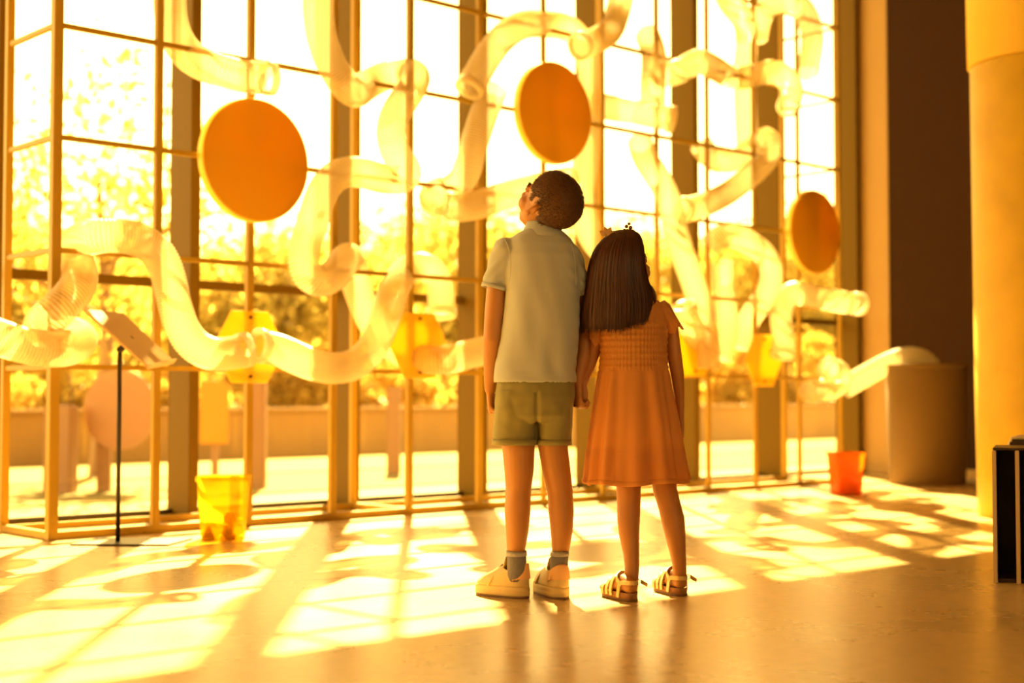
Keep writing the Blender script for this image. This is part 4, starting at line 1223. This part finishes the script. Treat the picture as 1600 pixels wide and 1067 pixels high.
for k in range(2600):
    th = radians(rnd.uniform(-142, 104))
    out = rnd.uniform(-0.006, 0.0022)
    v0, v1 = rnd.uniform(0.0, 0.12), 1.0 + rnd.uniform(-0.06, 0.035)
    dr = rnd.gauss(0, 0.05); ph = rnd.uniform(0, 6.28); am = rnd.uniform(0.0005, 0.002)
    clump = 0.03 * sin(th * 31) + 0.02 * sin(th * 57 + 1)
    rad = rnd.uniform(0.0007, 0.0014)
    ns = 15
    prev = None
    for i in range(ns):
        v = v0 + (v1 - v0) * i / (ns - 1)
        t2 = th + (dr + clump) * max(0, v - 0.25)
        p = hpt(min(v, 1.0), t2, out + am * sin(5 * v + ph)) - Z3 * max(0, v - 1.0) * 0.28
        tip = 1.0 if i < ns - 2 else 0.6 if i == ns - 2 else 0.12
        d = Vector((cos(t2), sin(t2), 0))
        e = Vector((sin(t2), -cos(t2), 0))
        a = [bm.verts.new(p + d * rad * tip), bm.verts.new(p + e * rad * 0.8 * tip), bm.verts.new(p - d * rad * tip)]
        if prev:
            bm.faces.new((prev[0], a[0], a[1], prev[1])); bm.faces.new((prev[1], a[1], a[2], prev[2]))
        prev = a
for k in range(7):                                                # loose wisps in front of the right shoulder
    o_ = k * 1.3
    P = [q(1006 + o_ * .5, 432 + k, -0.02 + .01 * k), q(1014 + o_, 446 + k, -0.03 + .008 * k), q(1021 + o_ * .6, 462 + k, -0.035), q(1022 - k, 482, -0.045)]
    tube(bm, spline(P, 4), [0.0008] * 13, 5)
link('hair', bm, M_hair2, girl, True)

M_band = mat('tan headband', (0.55, 0.33, 0.14), 0.5)
M_bead = mat('dark bead', (0.16, 0.07, 0.03), 0.35)
hb = [g2(0.084 * sin(a), 0.006, 0.026 + 0.0955 * cos(a)) for a in [radians(-85 + 170 * i / 24) for i in range(25)]]
bm = bmesh.new(); tube(bm, hb, [(0.0022, 0.0038)] * 25, 10); band = link('headband', bm, M_band, girl, True)
for (px, py, kind) in ((949, 368, 0), (982, 363, 1)):
    c = q(px, py, -0.035)
    if kind == 0:
        for a in range(4):
            bm = bmesh.new(); t = radians(25 + 42 * a)
            dd = Vector((cos(t), -0.1, sin(t)))
            x, y = frame(dd, Y3)
            bridge(bm, [ell(c + dd * s, x * w * 0.35, y * w, 14) for s, w in ((0.0, 0.003), (0.008, 0.0075), (0.016, 0.0085), (0.024, 0.004), (0.027, 0.001))])
            link('petal', bm, M_band, band, True)
    else:
        for (dx, dz, r) in ((-0.012, 0.006, .0055), (-0.006, 0.018, .006), (0.002, 0.026, .005), (0.006, 0.014, .0065), (0.012, 0.004, .0055), (-0.002, 0.004, .006), (0.010, -0.008, .005)):
            bm = bmesh.new(); ellipsoid(bm, c + Vector((dx, 0.002 * sin(dx * 900), dz)), (r, r, r), None, 2); link('bead', bm, M_bead, band, True)
M_dress = mat_cloth('peach muslin', (0.68, 0.30, 0.085), (0.76, 0.36, 0.11), 800, transl=0.32)
DR = [(463, 958, 1014, .036), (470, 946, 1028, .046), (480, 936, 1040, .056), (495, 932, 1045, .064), (515, 935, 1045, .070), (540, 938, 1042, .073), (565, 937, 1043, .074), (577, 936, 1044, .076), (590, 934, 1046, .080), (610, 931, 1049, .087), (650, 926, 1057, .101), (690, 921, 1064, .114), (725, 917, 1070, .124), (745, 915.5, 1074, .130), (753, 915, 1075.5, .132)]
bm = bmesh.new()
SEG = 200
def dring(py, xl, xr, ry, off=0.0):
    a, b = q(xl, py), q(xr, py)
    c = (a + b) / 2; rx = (b.x - a.x) / 2 + off; ry = ry + off
    t = max(0.0, (py - 577) / 176.0)
    out = []
    for i in range(SEG):
        th = 2 * pi * i / SEG
        x, y = cos(th), sin(th)
        ex = math.copysign(abs(x) ** 0.87, x); ey = math.copysign(abs(y) ** 0.87, y)
        f = 0.0
        if t > 0:
            f = (0.0035 + 0.010 * t) * (0.55 * sin(th * 11 + 0.6 + 0.5 * sin(th * 3)) + 0.35 * sin(th * 17 + 2.0 + t) + 0.25 * sin(th * 5 + 1))
        elif 500 <= py <= 577:
            f = 0.0014 * sin(th * 62) + 0.0016 * sin(py * 0.66) + 0.001 * noise.noise(Vector((x * 30, y * 30, py * 0.3)))
        else:
            f = 0.0025 * noise.noise(Vector((x * 9, y * 9, py * 0.1)))
        lift = 0.006 * max(0, x) ** 2 * t - 0.004 * max(0, -x) * t + 0.004 * t * sin(th * 5 + 1)
        out.append(Vector((c.x + (rx + f) * ex, c.y + (ry + f) * ey, c.z + lift)))
    return out
def drow(py):
    for a, b in zip(DR[:-1], DR[1:]):
        if py <= b[0]:
            t = (py - a[0]) / (b[0] - a[0])
            return [a[i] + (b[i] - a[i]) * t for i in (1, 2, 3)]
    return list(DR[-1][1:])
pys = [463, 466, 470, 475, 480, 487, 495] + [500 + 2.2 * i for i in range(36)] + [580 + 5 * i for i in range(35)] + [753]
rings = [dring(p, *drow(p)) for p in pys]
rings += [dring(753.5, *drow(753), off=-0.003), dring(745, *drow(745), off=-0.0045), dring(700, *drow(700), off=-0.004)]
bridge(bm, rings, cap0=False, cap1=False)
dress = link('dress', bm, M_dress, girl, True)
bm = bmesh.new()
bridge(bm, [dring(746.5, *drow(746.5), off=0.0), dring(747, *drow(747), off=0.0022), dring(753, *drow(753), off=0.0024), dring(754.2, *drow(753), off=-0.001)], cap0=False, cap1=False)
link('hem', bm, M_dress, dress, True)
def flutter(a, b, r0, r1, ph):
    d = (b - a).normalized(); x, y = frame(d, X3); L = (b - a).length
    bm = bmesh.new(); rings = []
    for i in range(14):
        t = i / 13
        s = sqrt(t)
        rg = []
        for k in range(72):
            th = 2 * pi * k / 72
            w = 1 + 0.05 * t * sin(th * 8 + ph) + 0.03 * t * sin(th * 5 + 1 + ph)
            rg.append(a + d * L * t * (1 + 0.08 * sin(th * 4 + ph) * t) + x * cos(th) * (r0 + (r1[0] - r0) * s) * w + y * sin(th) * (r0 + (r1[1] - r0) * s) * w)
        rings.append(rg)
    c = rings[-1]
    ce = sum(c, Vector()) / 72
    rings.append([p + (ce - p) * 0.08 for p in c])
    bridge(bm, rings, cap0=True, cap1=False)
    link('sleeve', bm, M_dress, dress, True)
flutter(q(1030, 473, 0.0), q(1053, 518, 0.0), 0.018, (0.028, 0.042), 0.4)
flutter(q(944, 474, 0.005), q(930, 534, 0.022), 0.018, (0.027, 0.042), 1.4)
bm = bmesh.new()
bridge(bm, [span(py, xl, xr, ry, 0, 40, 2.1) for py, xl, xr, ry in ((467, 957, 1016, .042), (462, 958, 1014, .042), (461, 960, 1012, .039), (466, 961, 1011, .038))], cap0=False, cap1=False)
link('neckline', bm, M_dress, dress, True)

M_cork = mat('brown cork footbed', (0.30, 0.14, 0.05), 0.8, var=0.25, vscale=120)
M_strap = mat('gold leather strap', (0.62, 0.46, 0.20), 0.35, metal=0.25, var=0.15, vscale=60)
M_buck = mat('brass buckle', (0.7, 0.5, 0.2), 0.3, metal=0.9)
def sandal(heel, yaw, L):
    f = Vector((sin(yaw), cos(yaw), 0)); r = Vector((cos(yaw), -sin(yaw), 0))
    p = lambda x, y, z: heel + r * x + f * y + Z3 * z
    pts = outline(L, 0.030, 0.037)
    rg = lambda z, k: [p(x * k, (y - L / 2) * k + L / 2, z) for x, y in pts]
    bm = bmesh.new(); bridge(bm, [rg(0, 0.93), rg(0.001, 0.985), rg(0.003, 1.0), rg(0.006, 1.0), rg(0.0065, 0.99)]); sd = link('sandal', bm, M_outs, girl)
    bm = bmesh.new(); bridge(bm, [rg(0.0065, 0.985), rg(0.018, 0.975), rg(0.024, 0.99), rg(0.025, 0.97), rg(0.02, 0.88)]); link('footbed', bm, M_cork, sd, True)
    def strap(P, w, n=26):
        path = resample(spline(P, 8), 0.006)
        bm = bmesh.new(); rings = []
        ax = f
        for i, c in enumerate(path):
            d = (path[min(i + 1, len(path) - 1)] - path[max(i - 1, 0)]).normalized()
            s_ = (w[0] - d * w[0].dot(d)).normalized(); t_ = d.cross(s_)
            rings.append([c + s_ * a * w[1] + t_ * b * 0.0016 for a, b in ((-1, -1), (1, -1), (1, 1), (-1, 1))])
        bridge(bm, rings)
        link('strap', bm, M_strap, sd)
    for y0, h, wd in ((0.086, 0.068, 0.0075), (0.112, 0.058, 0.0075), (0.138, 0.046, 0.007)):
        strap([p(-0.034, y0 - .006, 0.012), p(-0.034, y0 - .003, 0.030), p(-0.022, y0, h - 0.006), p(0, y0 + .004, h), p(0.022, y0, h - 0.006), p(0.035, y0 - .003, 0.030), p(0.035, y0 - .006, 0.012)], (f, wd))
    strap([p(-0.031, 0.045, 0.010), p(-0.030, 0.040, 0.035), p(-0.028, 0.034, 0.052), p(-0.014, 0.004, 0.055), p(0.0, -0.004, 0.055), p(0.014, 0.004, 0.055), p(0.028, 0.034, 0.052), p(0.031, 0.040, 0.035), p(0.032, 0.045, 0.010)], (Z3, 0.0062))
    strap([p(-0.029, 0.036, 0.050), p(-0.027, 0.058, 0.066), p(0.0, 0.076, 0.077), p(0.027, 0.058, 0.066), p(0.029, 0.036, 0.050)], (Z3, 0.006))
    bm = bmesh.new(); c = p(0.031, 0.030, 0.054)
    tube(bm, [c + f * 0.006 + Z3 * .007, c - f * 0.006 + Z3 * .007, c - f * 0.006 - Z3 * .007, c + f * 0.006 - Z3 * .007, c + f * 0.006 + Z3 * .006], [0.0012] * 5, 8); link('buckle', bm, M_buck, sd, True)
    bm = bmesh.new(); bridge(bm, [[p(0.031 + a, 0.018 + b, 0.056 + c_) for a, b, c_ in ((0, 0, 0.006), (0.002, 0, 0.006), (0.002, 0, -0.006), (0, 0, -0.006))], [p(0.031 + a, 0.018 + b, 0.056 + c_) for a, b, c_ in ((0.010, -0.022, -0.004), (0.012, -0.022, -0.004), (0.012, -0.020, -0.014), (0.010, -0.020, -0.014))]]); link('strap_end', bm, M_strap, sd)
sandal(H2L, YL2, 0.172)
sandal(H2R, YR2, 0.172)
